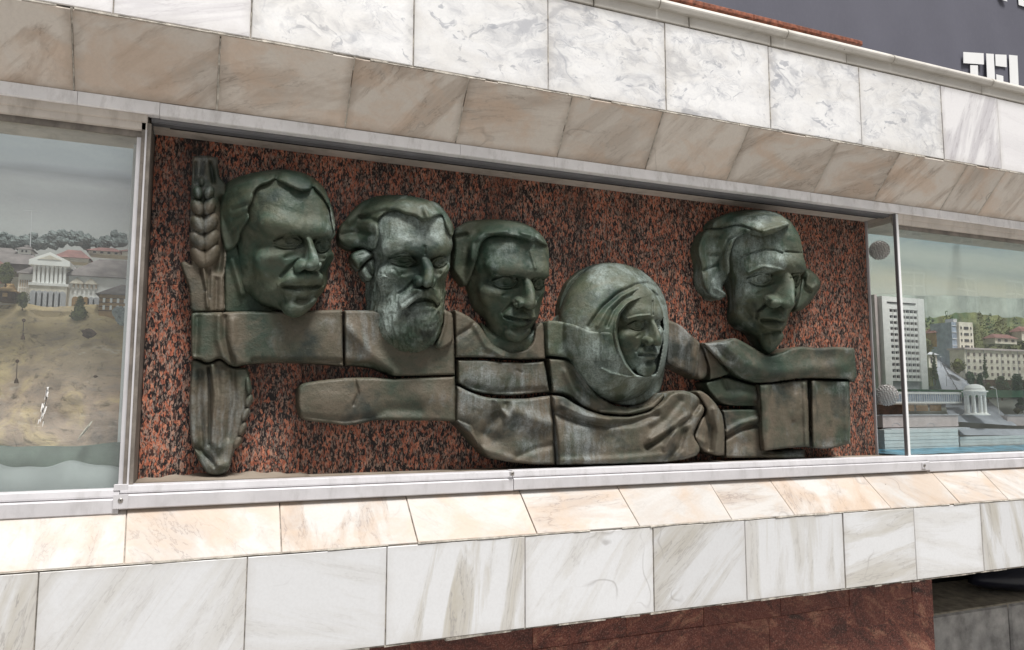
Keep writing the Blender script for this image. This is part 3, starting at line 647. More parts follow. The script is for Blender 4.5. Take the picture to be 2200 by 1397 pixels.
def face_ops(nose=1.0, gaunt=.5, brow=1.0, beard=False, stache=0, mouth_open=0, jaw=1.0, frown=0, nw=1.0, lips=1.0):
    g = .5+.5*gaunt
    o = [E_((0, .8, 4.0), (7.2, 9.2, 7.7)),                       # skull
         E_((0, -2.6, 3.6), (6.3, 6.1, 5.2), 1.5),                # forehead mass
         E_((0, -3.0, -3.6), (6.3*jaw, 5.0, 6.8), 1.6),           # middle of the face
         E_((0, -3.3, -7.4), (5.1*jaw, 5.0, 3.8), 1.5),           # jaw
         C_((0, -3.2, -8.0), (5.6*jaw, 1.0, -4.2), 2.0, 2.0, 1.6), # jaw angle
         C_((6.0, -.5, -1.0), (5.4*jaw, -.5, -6.0), 1.3, 1.8, 2.0),  # side of the cheek before the ear
         E_((0, -7.7, -10.2), (2.6, 2.1, 1.7), .9)]              # chin
    o += [P_((.95, -.30, .04), 7.1, .4), P_((.62, -.78, -.05), 9.2, .5), P_((0, -.95, .30), 9.2, .5)]   # chiselled planes: temple, side of the forehead, forehead
    o += [E_((2.8, -7.2, 2.5), (3.2, 1.85*brow, 2.0), 1.2, a=('z', 20)),   # brow ridge
          E_((0, -7.7, 2.3), (1.9, 1.3, 1.6), .8),
          E_((4.2, -5.9, -2.9), (2.4, 2.2, 2.2), 1.8)]             # cheek bones
    o += [E_((5.0, -8.4, -5.4), (1.6, 2.2*g, 2.4), 1.1, 1),       # hollow cheek
          E_((2.95, -9.2, -.10), (2.4, 3.7, 1.52), .20, 1),      # eye sockets
          E_((1.85, -9.4, .05), (1.05, 3.5, 1.20), .30, 1)]
    if frown: o += [C_((.75, -9.8, 1.2), (.6, -10.2, 3.2), .25, .12, .3, 1)]
    # nose
    o += [C_((0, -7.9, 1.2), (0, -11.2*nose**.3, -3.2), .80*nw, 1.0*nw, .30),
          E_((0, -11.2*nose**.3, -3.8), (1.2*nw, 1.25, 1.0), .40),
          E_((1.45*nw, -9.8, -4.05), (.9, 1.4, .9), .30),
          E_((.72, -10.5, -5.05), (.5, .9, .5), .15, 1),          # nostril
          C_((2.5*nw, -9.9, -3.4), (2.25*nw, -10.2, -4.9), .2, .16, .3, 1)]
    # eyeballs and lids
    o += [E_((2.95, -6.02, -.06), (1.62, 1.42, 1.55), .05),
          C_((1.5, -7.05, .0), (2.1, -7.65, .85), .15, .19, .05), C_((2.1, -7.65, .85), (3.3, -7.72, 1.02), .19, .19, .05), C_((3.3, -7.72, 1.02), (4.7, -6.7, .05), .19, .15, .05),
          C_((1.55, -7.05, -.2), (2.6, -7.45, -1.1), .12, .17, .06), C_((2.6, -7.45, -1.1), (3.6, -7.3, -1.05), .17, .17, .06), C_((3.6, -7.3, -1.05), (4.65, -6.6, -.25), .17, .12, .06),
          C_((1.6, -8.5, -1.8), (3.4, -8.0, -2.6), .25, .2, .6, 1),   # bag under the eye
          E_((3.05, -7.55, .10), (.60, .62, .70), .04, 1)]       # drilled iris
    if beard:
        o += [E_((0, -4.6, -8.4), (6.0, 4.9, 5.4), 1.2), E_((0, -6.3, -9.9), (3.6, 3.4, 3.4), 1.2), C_((5.7, -2.2, -1.0), (5.4, -3.4, -6.5), .9, 1.7, 1.0),
              C_((0, -10.1, -7.35), (2.3, -9.0, -7.55), .62, .35, .25, 1), C_((0, -9.6, -8.1), (1.6, -9.1, -7.95), .5, .35, .3)]
    else:
        mo = mouth_open
        o += [E_((0, -7.9, -6.9), (2.9, 1.5, 2.0), 1.2),
              C_((0, -9.75, -6.38+mo*.3), (2.5, -8.5, -6.80), .50*lips, .24, .18),
              C_((0, -9.45, -7.82-mo*.4), (2.2, -8.45, -7.42), .62*lips, .28, .22),
              C_((0, -9.85, -7.07), (3.2, -8.35, -7.12), .33*lips+mo*.4, .32*lips, .08, 1),
              E_((0, -9.9, -9.05), (2.1, 1.35, .7), .4, 1),          # under the lip
              C_((0, -10.5, -5.3), (0, -10.4, -6.0), .22, .3, .25, 1)]
    o += [C_((2.6, -9.9, -4.1), (3.9, -9.0, -7.3), .40, .42, .35, 1)]  # nasolabial fold
    if stache:
        s = stache
        o += [C_((.3, -10.0, -5.75), (2.3, -9.3, -6.1), .8*s, .75*s, .30), C_((2.3, -9.3, -6.1), (3.2, -8.1, -6.9), .75*s, .4*s, .30)]
    return o

def trace_head(ops, nu=290, nv=310, c=(0, 2.0, -1.0), R=24.0, az=125, back=0):
    u = np.linspace(-1, 1, nu); v = np.linspace(-1, 1, nv)
    A = np.radians(az)*(.55*u+.45*u**3); B = np.radians(84)*(.62*v+.38*v**3)
    AA, BB = np.meshgrid(A, B, indexing='xy')
    d = np.stack([np.sin(AA)*np.cos(BB), -np.cos(AA)*np.cos(BB), np.sin(BB)], -1).reshape(-1, 3).astype(np.float32)
    t = np.full(len(d), R, np.float32); act = np.arange(len(d)); cc = np.float32(c)
    for it in range(26):
        s = sd_eval(ops, cc+d[act]*t[act, None])
        t[act] -= s*.85
        act = act[np.abs(s) > .012]
        if len(act) == 0: break
    t = np.clip(t, 1, R).reshape(nv, nu)
    V = cc+d*t.reshape(-1, 1)
    i = np.arange(nu*nv).reshape(nv, nu)
    F = np.stack([i[:-1, :-1], i[:-1, 1:], i[1:, 1:], i[1:, :-1]], -1).reshape(-1, 4)
    return V, F

def rot(yaw, pitch, roll):
    y, p, r = (math.radians(a) for a in (yaw, pitch, roll))
    Rz = np.array([[math.cos(y), -math.sin(y), 0], [math.sin(y), math.cos(y), 0], [0, 0, 1]])
    Rx = np.array([[1, 0, 0], [0, math.cos(p), -math.sin(p)], [0, math.sin(p), math.cos(p)]])
    Ry = np.array([[math.cos(r), 0, math.sin(r)], [0, 1, 0], [-math.sin(r), 0, math.cos(r)]])
    return Rz@Rx@Ry
SQ = .95
def pose(V, q):
    "q: yaw, pitch, roll, metres per cm, X, Y, Z"
    w = (V@rot(*q[:3]).T)*q[3]; w = w*np.array([1, SQ, 1])
    return w+np.array(q[4:7])
def tps(src, dst, pts, lam=.02):
    def U(r2): return .5*r2*np.log(r2+1e-9)
    s = 100.0; src, dst, pts = src/s, dst/s, pts/s; n = len(src)
    K = U(((src[:, None]-src[None])**2).sum(-1))+lam*np.eye(n)
    Pm = np.hstack([np.ones((n, 1)), src]); L = np.zeros((n+3, n+3)); L[:n, :n] = K; L[:n, n:] = Pm; L[n:, :n] = Pm.T
    Wt = np.linalg.solve(L, np.vstack([dst-src, np.zeros((3, 2))]))
    out = np.empty_like(pts)
    for i in range(0, len(pts), 20000):
        q = pts[i:i+20000]
        out[i:i+20000] = q+U(((q[:, None]-src[None])**2).sum(-1))@Wt[:n]+np.hstack([np.ones((len(q), 1)), q])@Wt[n:]
    return out*s
LM = dict(eo_l=(-4.4,-6.8,-.05), ei_l=(-1.7,-7.2,-.05), ei_r=(1.7,-7.2,-.05), eo_r=(4.4,-6.8,-.05),
          bo_l=(-5.3,-6.9,1.6), bi_l=(-1.2,-9.2,1.4), bi_r=(1.2,-9.2,1.4), bo_r=(5.3,-6.9,1.6),
          root=(0,-8.9,.9), tip=(0,-12.0,-3.8), al_l=(-2.0,-9.9,-4.1), al_r=(2.0,-9.9,-4.1), base=(0,-10.6,-4.9),
          mo_l=(-2.9,-8.5,-7.05), mo_r=(2.9,-8.5,-7.05), mo_c=(0,-9.7,-7.05), lip=(0,-9.5,-8.6), chin=(0,-8.0,-11.6))
def beard_mask(V):
    x = np.abs(V[:, 0]); z = V[:, 2]
    top = np.where(x < 3.6, -8.6+.25*x, -2.2-.0*x); top = np.where((x >= 3.0) & (x < 4.6), -7.9+(x-3.0)*3.2, top)
    return np.clip((top-z)/.6+.5, 0, 1)*(V[:, 1] < 3)
def make_head(ops, q, lm, outline, seed=0, chisel=.09, nu=290, nv=310, beard=False, lines=()):
    V, F = trace_head(ops, nu, nv); V0 = V
    n = noise3(V*.55, seed)*1.0+noise3(V*1.3, seed+5)*.5
    c = V-np.float32((0, 2, -1)); c = c/np.linalg.norm(c, axis=1, keepdims=True)
    V = V+c*(n*chisel)[:, None]
    if beard:
        bm_ = beard_mask(V0); w_ = V0+np.float32((.7,.7,.7))*noise3(V0*.8, 77)[:, None]
        nn_ = np.abs(noise3(w_*np.float32((1.5, 1.5, .75)), 61))*1.0+np.abs(noise3(w_*np.float32((3.2, 3.2, 1.6)), 62))*.5
        V = V+c*((.55-nn_*.85)*bm_*.55)[:, None]
    W = pose(V, q); p = proj(W)
    keys = [k for k in lm if k in LM]
    src = proj(pose(np.array([LM[k] for k in keys]), q)); dst = np.array([lm[k] for k in keys], float)
    for rnd in range(2):      # then pull the silhouette on to the measured outline
        p2 = tps(src, dst, p)
        if rnd or not outline: break
        cen = np.array(lm['root'])*.5+np.array(lm['al_l'])*.5
        if 'cen' in lm: cen = np.array(lm['cen'], float)
        s2, d2 = [], []
        for T in outline:
            T = np.array(T, float); u = (T-cen); L = np.linalg.norm(u); u = u/L
            w = p2-cen; al = w@u; cr = np.abs(w[:, 0]*u[1]-w[:, 1]*u[0])
            ok = np.where((cr < 5) & (al > 0))[0]
            j = ok[np.argmax(al[ok])]; s2.append(p[j]); d2.append(T)
        src = np.vstack([src, s2]); dst = np.vstack([dst, d2])
    h_ = feat_height(lines, p2[:, 0], p2[:, 1], np.zeros(len(p2)))*(W[:, 1] < WALLY-.03)
    W[:, 1] -= h_
    return (PR(p2[:, 0], p2[:, 1], W[:, 1]), F, p2)+((V0,) if beard else ())

# ---- height-field pieces whose outline is measured on the photograph
def inside(poly, x, y):
    n = len(poly); r_ = np.zeros(x.shape, bool)
    for i in range(n):
        x0, y0 = poly[i]; x1, y1 = poly[(i+1) % n]
        if y0 == y1: continue
        c = ((y0 > y) != (y1 > y)) & (x < (x1-x0)*(y-y0)/(y1-y0)+x0)
        r_ ^= c
    return r_
def edge_near(poly, x, y):
    best = np.full(x.shape, 1e9); bx = np.zeros(x.shape); by = np.zeros(x.shape)
    n = len(poly)
    for i in range(n):
        x0, y0 = poly[i]; x1, y1 = poly[(i+1) % n]; dx, dy = x1-x0, y1-y0
        t = np.clip(((x-x0)*dx+(y-y0)*dy)/(dx*dx+dy*dy+1e-9), 0, 1)
        qx, qy = x0+t*dx, y0+t*dy; d = np.hypot(x-qx, y-qy)
        m = d < best; best = np.where(m, d, best); bx = np.where(m, qx, bx); by = np.where(m, qy, by)
    return best, bx, by
def smooth_poly(pts, it=2):
    "rounds the corners of an outline a little (Chaikin); points given as (x,y,1) stay sharp"
    for _ in range(it):
        out = []; n = len(pts)
        for i in range(n):
            a = pts[i]; b = pts[(i+1) % n]
            L = math.hypot(b[0]-a[0], b[1]-a[1]); f = min(.25, 5.0/max(L, 1e-6))
            out.append((a[0]+(b[0]-a[0])*f, a[1]+(b[1]-a[1])*f) if len(a) < 3 else a)
            out.append((b[0]-(b[0]-a[0])*f, b[1]-(b[1]-a[1])*f) if len(b) < 3 else b)
        pts = [p for i, p in enumerate(out) if p[:2] != out[i-1][:2]]
    return [p[:2] for p in pts]
def feat_height(feats, x, y, h):
    for f in feats:
        k = f[0]
        if k == 'r':        # ridge (+) or furrow (-) along a polyline: ('r', [(x,y)...], width px, height m)
            d, _, _ = edge_near_open(f[1], x, y); h = h+f[3]*np.exp(-(d/f[2])**2)
        elif k == 's':      # one-sided step: left side of the polyline is raised, fading over width
            d, sg = side(f[1], x, y); h = h+np.where(sg > 0, f[3]*np.exp(-(d/f[2])), 0)*np.clip(d/1.5, 0, 1)
        elif k == 'b':      # bump ('b', x, y, rx, ry, angle, height)
            a = math.radians(f[5]); dx, dy = x-f[1], y-f[2]
            u_, v_ = dx*math.cos(a)+dy*math.sin(a), -dx*math.sin(a)+dy*math.cos(a)
            h = h+f[6]*np.exp(-((u_/f[3])**2+(v_/f[4])**2))
        elif k == 'd':      # dome, hard edged
            a = math.radians(f[5]); dx, dy = x-f[1], y-f[2]
            u_, v_ = dx*math.cos(a)+dy*math.sin(a), -dx*math.sin(a)+dy*math.cos(a)
            r2 = (u_/f[3])**2+(v_/f[4])**2; h = np.maximum(h, f[7]+f[6]*np.sqrt(np.clip(1-r2, 0, 1))-9*(r2 >= 1))
        elif k == 't':      # tilt: height changes linearly ('t', x0, y0, x1, y1, h0, h1)
            dx, dy = f[3]-f[1], f[4]-f[2]; t = np.clip(((x-f[1])*dx+(y-f[2])*dy)/(dx*dx+dy*dy), 0, 1); h = h+f[5]+(f[6]-f[5])*t
    return h
def edge_near_open(pl, x, y):
    best = np.full(x.shape, 1e9)
    for (x0, y0), (x1, y1) in zip(pl[:-1], pl[1:]):
        dx, dy = x1-x0, y1-y0; t = np.clip(((x-x0)*dx+(y-y0)*dy)/(dx*dx+dy*dy+1e-9), 0, 1)
        best = np.minimum(best, np.hypot(x-x0-t*dx, y-y0-t*dy))
    return best, None, None
def side(pl, x, y):
    best = np.full(x.shape, 1e9); sg = np.zeros(x.shape)
    for (x0, y0), (x1, y1) in zip(pl[:-1], pl[1:]):
        dx, dy = x1-x0, y1-y0; t = np.clip(((x-x0)*dx+(y-y0)*dy)/(dx*dx+dy*dy+1e-9), 0, 1)
        d = np.hypot(x-x0-t*dx, y-y0-t*dy); s = dx*(y-y0)-dy*(x-x0)
        m = d < best; best = np.where(m, d, best); sg = np.where(m, s, sg)
    return best, sg
def piece(name, outline, H, mat, parent, feats=(), rim=12, drop=.55, step=2.3, seed=0, rough=.006, depth=None, thick=None, wallto=WALLY+.012, soft=2):
    """a cast piece: front face at H metres off the wall, rounded towards its outline, straight sides back to the wall.
    depth: optional function (x,y)->Y of what lies beneath; thick: thickness over it"""
    poly = smooth_poly(outline, soft)
    xs = np.array([p[0] for p in poly]); ys = np.array([p[1] for p in poly])
    gx = np.arange(xs.min()-step, xs.max()+2*step, step); gy = np.arange(ys.min()-step, ys.max()+2*step, step)
    X, Y = np.meshgrid(gx, gy); ins = inside(poly, X, Y)
    d, bx, by = edge_near(poly, X, Y)
    cell = ins[:-1, :-1] | ins[1:, :-1] | ins[:-1, 1:] | ins[1:, 1:]
    px = np.where(ins, X, bx); py = np.where(ins, Y, by); d = np.where(ins, d, 0)
    snap = ins & (d < step*.42); px = np.where(snap, bx, px); py = np.where(snap, by, py); d = np.where(snap, 0, d)
    e = np.clip(d/rim, 0, 1); prof = np.sqrt(np.clip(1-(1-e)**2, 0, 1))
    if depth is None:
        h = H*(drop+(1-drop)*prof)
    else:
        h = (WALLY-depth(px, py))+thick*(drop+(1-drop)*prof)
    w0 = PR(px, py, np.full(px.shape, WALLY-H))
    h = h+rough*(noise3(w0*7, seed)+.5*noise3(w0*17, seed+3))*np.clip(e+.3, 0, 1)
    h = feat_height(feats, px, py, h)
    h = np.maximum(h, .012)
    W = PR(px, py, WALLY-h)
    idx = -np.ones(X.shape, int); used = np.zeros(X.shape, bool)
    used[:-1, :-1] |= cell; used[1:, :-1] |= cell; used[:-1, 1:] |= cell; used[1:, 1:] |= cell
    idx[used] = np.arange(used.sum()); V = W[used]
    F = np.stack([idx[:-1, :-1][cell], idx[1:, :-1][cell], idx[1:, 1:][cell], idx[:-1, 1:][cell]], -1)
    # side walls
    E2 = {}
    for a, b in ((0, 1), (1, 2), (2, 3), (3, 0)):
        for p_, q_ in zip(F[:, a].tolist(), F[:, b].tolist()):
            if (q_, p_) in E2: del E2[(q_, p_)]
            else: E2[(p_, q_)] = 1
    bv = sorted({v for e_ in E2 for v in e_}); mp = {v: len(V)+i for i, v in enumerate(bv)}
    top = V[bv].copy(); back = top.copy(); back[:, 1] = wallto; nb_ = len(bv)
    V = np.vstack([V, top, back]); S = [(mp[p_], mp[p_]+nb_, mp[q_]+nb_, mp[q_]) for p_, q_ in E2]
    F = np.vstack([F, np.array(S)]) if S else F
    return npmesh(name, V, F, mat, parent, True)
def depth_map(p2, W, cellsz=3.0, blur=3, fill=WALLY):
    "front-most Y of a mesh in picture cells -> lookup function"
    x0, y0 = p2.min(0)-60; x1, y1 = p2.max(0)+60
    nx, ny = int((x1-x0)/cellsz)+1, int((y1-y0)/cellsz)+1
    g = np.full((ny, nx), 9.0); ix = ((p2[:, 0]-x0)/cellsz).astype(int); iy = ((p2[:, 1]-y0)/cellsz).astype(int)
    np.minimum.at(g, (iy, ix), W[:, 1])
    for _ in range(2):
        m = g > 8; a = np.pad(g, 1, mode='edge'); nb = np.minimum.reduce([a[:-2, 1:-1], a[2:, 1:-1], a[1:-1, :-2], a[1:-1, 2:]]); g = np.where(m, nb, g)
    # shrink back one cell then fill
    g = np.where(g > 8, fill, g); g = np.minimum(g, fill)
    for _ in range(blur):
        a = np.pad(g, 1, mode='edge'); g = (a[:-2, 1:-1]+a[2:, 1:-1]+a[1:-1, :-2]+a[1:-1, 2:]+a[1:-1, 1:-1]*2)/6
    def f(x, y):
        u = np.clip((x-x0)/cellsz-.5, 0, nx-1.001); v = np.clip((y-y0)/cellsz-.5, 0, ny-1.001)
        i = u.astype(int); j = v.astype(int); u = u-i; v = v-j
        return (g[j, i]*(1-u)*(1-v)+g[j, i+1]*u*(1-v)+g[j+1, i]*(1-u)*v+g[j+1, i+1]*u*v)
    return f
HEADLM = {
1: (dict(eo_l=(592,523),ei_l=(648,516),ei_r=(676,529),eo_r=(708,529),bo_l=(580,499),bi_l=(650,507),bi_r=(676,507),bo_r=(717,506),root=(663,510),tip=(677,573),al_l=(640,573),al_r=(687,571),base=(661,582),mo_l=(606,615),mo_r=(692,614),mo_c=(655,618),lip=(655,642),chin=(641,679)),
 [(709,448),(719,508),(712,538),(705,590),(681,645),(587,664),(532,634),(510,580),(690,405),(640,372),(560,372),(495,395),(476,456)]),
2: (dict(eo_l=(840,559),ei_l=(890,563),ei_r=(932,564),eo_r=(962,559),bo_l=(834,549),bi_l=(900,549),bi_r=(926,551),bo_r=(965,541),root=(913,554),tip=(923,609),al_l=(895,606),al_r=(933,607),base=(912,618),mo_l=(875,656),mo_r=(942,655),mo_c=(914,648)),
 [(969,552),(960,592),(955,652),(952,700),(929,743),(886,759),(829,740),(794,692),(784,638),(973,495),(940,440),(849,424),(770,465)]),
3: (dict(eo_l=(1060,608),ei_l=(1108,606),ei_r=(1146,610),eo_r=(1168,608),bo_l=(1057,583),bi_l=(1125,595),bi_r=(1143,595),bo_r=(1178,593),root=(1134,599),tip=(1145,656),al_l=(1110,651),al_r=(1150,654),base=(1130,663),mo_l=(1084,680),mo_r=(1152,688),mo_c=(1121,687),lip=(1118,703),chin=(1113,735)),
 [(1180,562),(1177,596),(1167,635),(1155,679),(1137,722),(1082,730),(1043,703),(1016,666),(999,610),(1170,515),(1130,482),(1065,476),(1000,500),(980,550)]),
4: (dict(eo_l=(1352,699),ei_l=(1383,699),ei_r=(1406,698),eo_r=(1418,696),bo_l=(1347,687),bi_l=(1398,681),bi_r=(1408,684),bo_r=(1423,686),root=(1403,692),tip=(1420,729),al_l=(1390,735),al_r=(1416,737),base=(1405,743),mo_l=(1373,763),mo_r=(1414,759),mo_c=(1400,763),lip=(1398,775),chin=(1391,807)),
 [(1424,720),(1421,760)]),
5: (dict(eo_l=(1610,599),ei_l=(1654,603),ei_r=(1702,603),eo_r=(1718,600),bo_l=(1607,590),bi_l=(1680,581),bi_r=(1701,586),bo_r=(1730,580),root=(1693,585),tip=(1703,653),al_l=(1654,649),al_r=(1701,659),base=(1686,664),mo_l=(1638,689),mo_r=(1689,692),mo_c=(1670,692),lip=(1670,712),chin=(1655,757)),
 [(1723,530),(1731,578),(1717,620),(1696,671),(1677,735),(1600,731),(1560,700),(1552,648),(1712,495),(1690,470),(1640,456),(1560,475),(1520,540)]),
}
relief_group = 'bronze figures of the wall relief'
def r_(pl, w, h): return ('r', pl, w, h)
LINES = {   # furrows (-) and ridges (+) cut after casting: lids, lips, wrinkles
 1: [r_([(606,614),(640,619),(665,620),(692,613)], 2.8, -.018), r_([(641,560),(620,576),(604,594)], 3.5, -.014), r_([(590,519),(604,511),(625,509),(646,514)], 2.3, -.012), r_([(598,529),(620,535),(640,530)], 2.2, .006), r_([(679,521),(694,516),(709,521)], 2.2, -.010), r_([(613,648),(606,630)], 3, -.008), r_([(640,645),(660,647)], 4, -.010)],
 2: [r_([(838,555),(853,545),(870,542),(888,550)], 2.3, -.012), r_([(848,563),(868,569),(886,563)], 2.2, .008), r_([(930,556),(946,549),(963,553)], 2.2, -.012), r_([(933,566),(947,570),(960,563)], 2.0, .008), r_([(878,655),(892,648),(912,643),(932,646),(940,655)], 4.5, -.030), r_([(893,601),(875,618),(858,631)], 3, -.012), r_([(846,578),(858,592)], 3, -.006), r_([(913,545),(912,530)], 3, -.006)],
 3: [r_([(1084,680),(1105,686),(1125,689),(1151,688)], 2.5, -.016), r_([(1100,704),(1120,706),(1138,703)], 4, -.010), r_([(1058,603),(1070,594),(1090,592),(1107,600)], 2.2, -.012), r_([(1063,611),(1080,619),(1098,617),(1108,609)], 2, .007), r_([(1146,604),(1158,598),(1170,602)], 2, -.010), r_([(1108,648),(1092,660),(1080,672)], 3, -.012), r_([(1060,586),(1080,592),(1125,599)], 2.5, -.010), r_([(1140,540),(1150,575)], 4, .008), r_([(1112,662),(1112,650)], 2, -.008)],
 4: [r_([(1373,763),(1390,762),(1402,760),(1414,759)], 2.3, -.013), r_([(1350,697),(1364,689),(1376,689),(1384,696)], 2, -.010), r_([(1388,735),(1376,745),(1368,756)], 2.5, -.009), r_([(1402,648),(1402,676)], 2.5, -.008), r_([(1385,775),(1402,776)], 3, -.008), r_([(1348,685),(1370,679),(1396,677)], 2.2, .008)],
 5: [r_([(1594,553),(1612,545),(1640,536),(1665,538),(1680,544)], 2.0, -.012), r_([(1688,541),(1722,544)], 2, -.010), r_([(1636,689),(1655,688),(1672,691),(1690,693)], 2.6, -.020), r_([(1640,700),(1655,706),(1675,707)], 4, .010), r_([(1640,718),(1655,714),(1675,714)], 3.5, -.014), r_([(1654,646),(1640,660),(1627,671),(1625,684)], 2.8, -.016), r_([(1606,597),(1621,587),(1640,583),(1656,592)], 2.2, -.014), r_([(1612,604),(1630,611),(1645,610),(1656,603)], 2.2, .008),
     r_([(1700,598),(1710,592),(1720,598)], 2, -.012), r_([(1590,625),(1588,650),(1610,680)], 7, -.012), r_([(1608,586),(1640,572),(1684,580)], 3, .008), r_([(1655,720),(1657,735)], 4, .008)]}
def hairdepth(p2, W):
    a = depth_map(p2, W); b_ = depth_map(p2, W, 4.0, 60)
    return lambda x, y: np.minimum(np.minimum(a(x, y), b_(x, y)-.01), WALLY-.045)
def head_thing(k, ops, q, label, seed, name='bronze_bust', nu=290, nv=310, chisel=.12, beard=False, mat=None):
    mat = mat or M_BRONZE
    lm, ol = HEADLM[k]
    r_ = make_head(ops, q, lm, ol, seed, chisel, nu, nv, beard, LINES[k]); W, F, p2 = r_[:3]
    c = W.mean(0); t = empty(name, (float(c[0]), WALLY, float(W[:, 2].min())), label, 'sculpture', relief_group)
    if beard:
        m = beard_mask(r_[3])[F].mean(1) > .5
        for nm, ff in (('face', F[~m]), ('beard', F[m])):
            u_, inv = np.unique(ff, return_inverse=True); ob = npmesh(nm, W[u_], inv.reshape(ff.shape), mat, t if nm == 'face' else f)
            if nm == 'face': f = ob
    else: f = npmesh('face', W, F, mat, t)
    return t, f, hairdepth(p2, W)
POSE = {1: (12.47, 8.29, -0.36, 0.02448, 0.3074, 3.190, 0.6535), 2: (-1.88, 6.00, -3.35, 0.02452, 0.8326, 3.190, 0.6053), 3: (-1.08, 12.36, 1.26, 0.02364, 1.2970, 3.190, 0.5686), 4: (7.39, 6.36, -1.43, 0.01991, 1.8982, 3.130, 0.3779), 5: (-7.14, 15.84, 1.27, 0.03108, 2.7282, 3.190, 0.6902)}
# --- 1: balding man with a moustache
t1, f1, d1 = head_thing(1, face_ops(gaunt=.55, brow=1.1, stache=.85, jaw=1.03, lips=1.15), POSE[1],
    'dark green bronze bust of a balding man with a short moustache, left of the five', 11)
HB = dict(rim=7, drop=.45, rough=.005)
piece('hair', [(483,540),(500,537),(514,518),(516,500),(537,468),(531,449),(543,430),(545,412),(559,398),(575,394),(590,385),(606,392),(622,400),(645,411),(668,409),(672,400),
     (693,421),(709,448),(714,482),(718,505),(721,480),(716,455),(707,428),(698,404),(676,383),(652,371),(617,364),(581,365),(543,371),(510,380),(488,391),(475,412),(471,450),(472,497)],
     .1, M_BRONZE, f1, [('r', [(598,374),(592,386)], 4, -.022), ('r', [(500,470),(545,452)], 4, -.012), ('r', [(500,450),(534,438)], 4, -.01), ('r', [(480,420),(505,400),(560,382)], 6, .012), ('r', [(498,500),(530,465)], 4, -.012), ('r', [(672,404),(676,385)], 4, -.02)],
     depth=d1, thick=.036, seed=4, **HB)
# --- 2: bearded man
t2, f2, d2 = head_thing(2, face_ops(gaunt=.6, brow=.88, beard=True), POSE[2],
    'pale green bronze bust of a full-bearded man with open mouth', 23, beard=True, mat=M_BRONZE3)
piece('hair', [(731,483),(726,503),(729,522),(751,536),(777,532),(794,537),(808,536),(814,506),(812,470),(829,456),(849,451),(872,460),(892,463),(901,471),(913,475),(923,472),(938,463),(952,460),
     (958,486),(970,511),(976,496),(974,484),(963,463),(946,440),(934,433),(912,430),(883,420),(849,418),(809,421),(777,433),(754,454),(743,472)], .13, M_BRONZE, f2,
     [('r', [(775,467),(795,470),(815,478)], 5, -.02), ('r', [(735,505),(770,498),(800,502)], 6, -.015), ('r', [(829,452),(800,462),(775,467)], 5, -.014), ('r', [(750,475),(800,445),(870,436)], 9, .014), ('r', [(912,445),(921,470)], 7, .02), ('b', 760, 515, 25, 14, 10, .02)],
     depth=d2, thick=.034, seed=9, **HB)
piece('hair_lock', [(751,549),(761,540),(785,533),(806,547),(797,556),(778,572),(770,584),(754,564)], .13, M_BRONZE, f2, [('r', [(757,552),(785,545)], 4, -.01)], rim=10, drop=.4)
piece('ear', [(770,584),(786,563),(803,552),(808,580),(800,604),(786,606)], .12, M_BRONZE, f2, [('r', [(788,570),(798,590)], 4, -.03)], rim=8, drop=.4)
piece('moustache', [(860,668),(854,648),(866,632),(888,618),(912,622),(932,618),(943,632),(946,646),(941,660),(934,647),(917,639),(900,640),(884,652),(871,664)], .2, M_BRONZE3, f2,
     [('r', [(912,622),(914,638)], 3, -.015), ('r', [(895,628),(865,652)], 2.5, -.006), ('r', [(925,626),(940,645)], 2.5, -.006)], depth=d2, thick=.03, rim=7, drop=.35, rough=.003)
# --- 3: clean-shaven man
t3, f3, d3 = head_thing(3, face_ops(gaunt=.8, brow=1.15, lips=1.2)+[C_((0, -3.5, -10), (1.0, -1.5, -19), 4.2, 4.0, 1.0)], POSE[3],
    'dark green bronze bust of a clean-shaven man with swept hair, third of the five', 31)
piece('hair', [(975,560),(977,532),(977,503),(980,489),(1004,475),(1033,472),(1065,471),(1096,474),(1118,480),(1140,488),(1157,497),(1170,513),(1179,530),(1167,525),(1153,516),(1144,519),(1128,515),(1106,508),(1077,505),(1052,507),(1038,517),(1030,532),(1026,553),(1018,577),(1010,600),(1000,618),(987,600),(973,581)],
     .12, M_BRONZE, f3, [('r', [(981,508),(1002,504)], 4, -.02), ('r', [(1012,555),(1015,520),(1040,500),(1090,496)], 5, .014), ('r', [(1000,570),(1003,530),(1025,500)], 6, -.012), ('r', [(1120,500),(1152,508)], 4, .012), ('r', [(1152,500),(1150,516)], 3, -.02)],
     depth=d3, thick=.036, seed=19, **HB)
# --- 4: the cosmonaut
lm4 = HEADLM[4]
W4, F4, p4 = make_head(face_ops(gaunt=.35, brow=.8, jaw=.98, lips=1.15), POSE[4], lm4[0], lm4[1], 41, .07, 220, 250, False, LINES[4])
t4 = empty('bronze_bust', (2.0, WALLY, -.3), 'bronze bust of a young man wearing a round space helmet with raised rim', 'sculpture', relief_group)
f4 = npmesh('face', W4, F4, M_BRONZE, t4)
OPEN4 = [(1379,639),(1400,641),(1414,651),(1423,672),(1426,700),(1424,745),(1416,785),(1410,806),(1385,809),(1362,806),(1342,782),(1329,752),(1322,722),(1322,698),(1330,672),(1350,650)]
def helmet_depth(x, y):
    u = (x-1322)/124; v = (y-712)/152
    h = .035+.235*np.sqrt(np.clip(1-u*u-v*v, 0, 1))
    op = smooth_poly(OPEN4, 2); ins = inside(op, x, y); d, _, _ = edge_near(op, x, y)
    h = np.where(ins, np.maximum(h-.19*np.clip(d/10, 0, 1), .07), h)
    h = h+np.where(~ins, .016*np.exp(-(d/4.5)**2), 0)
    return WALLY-h
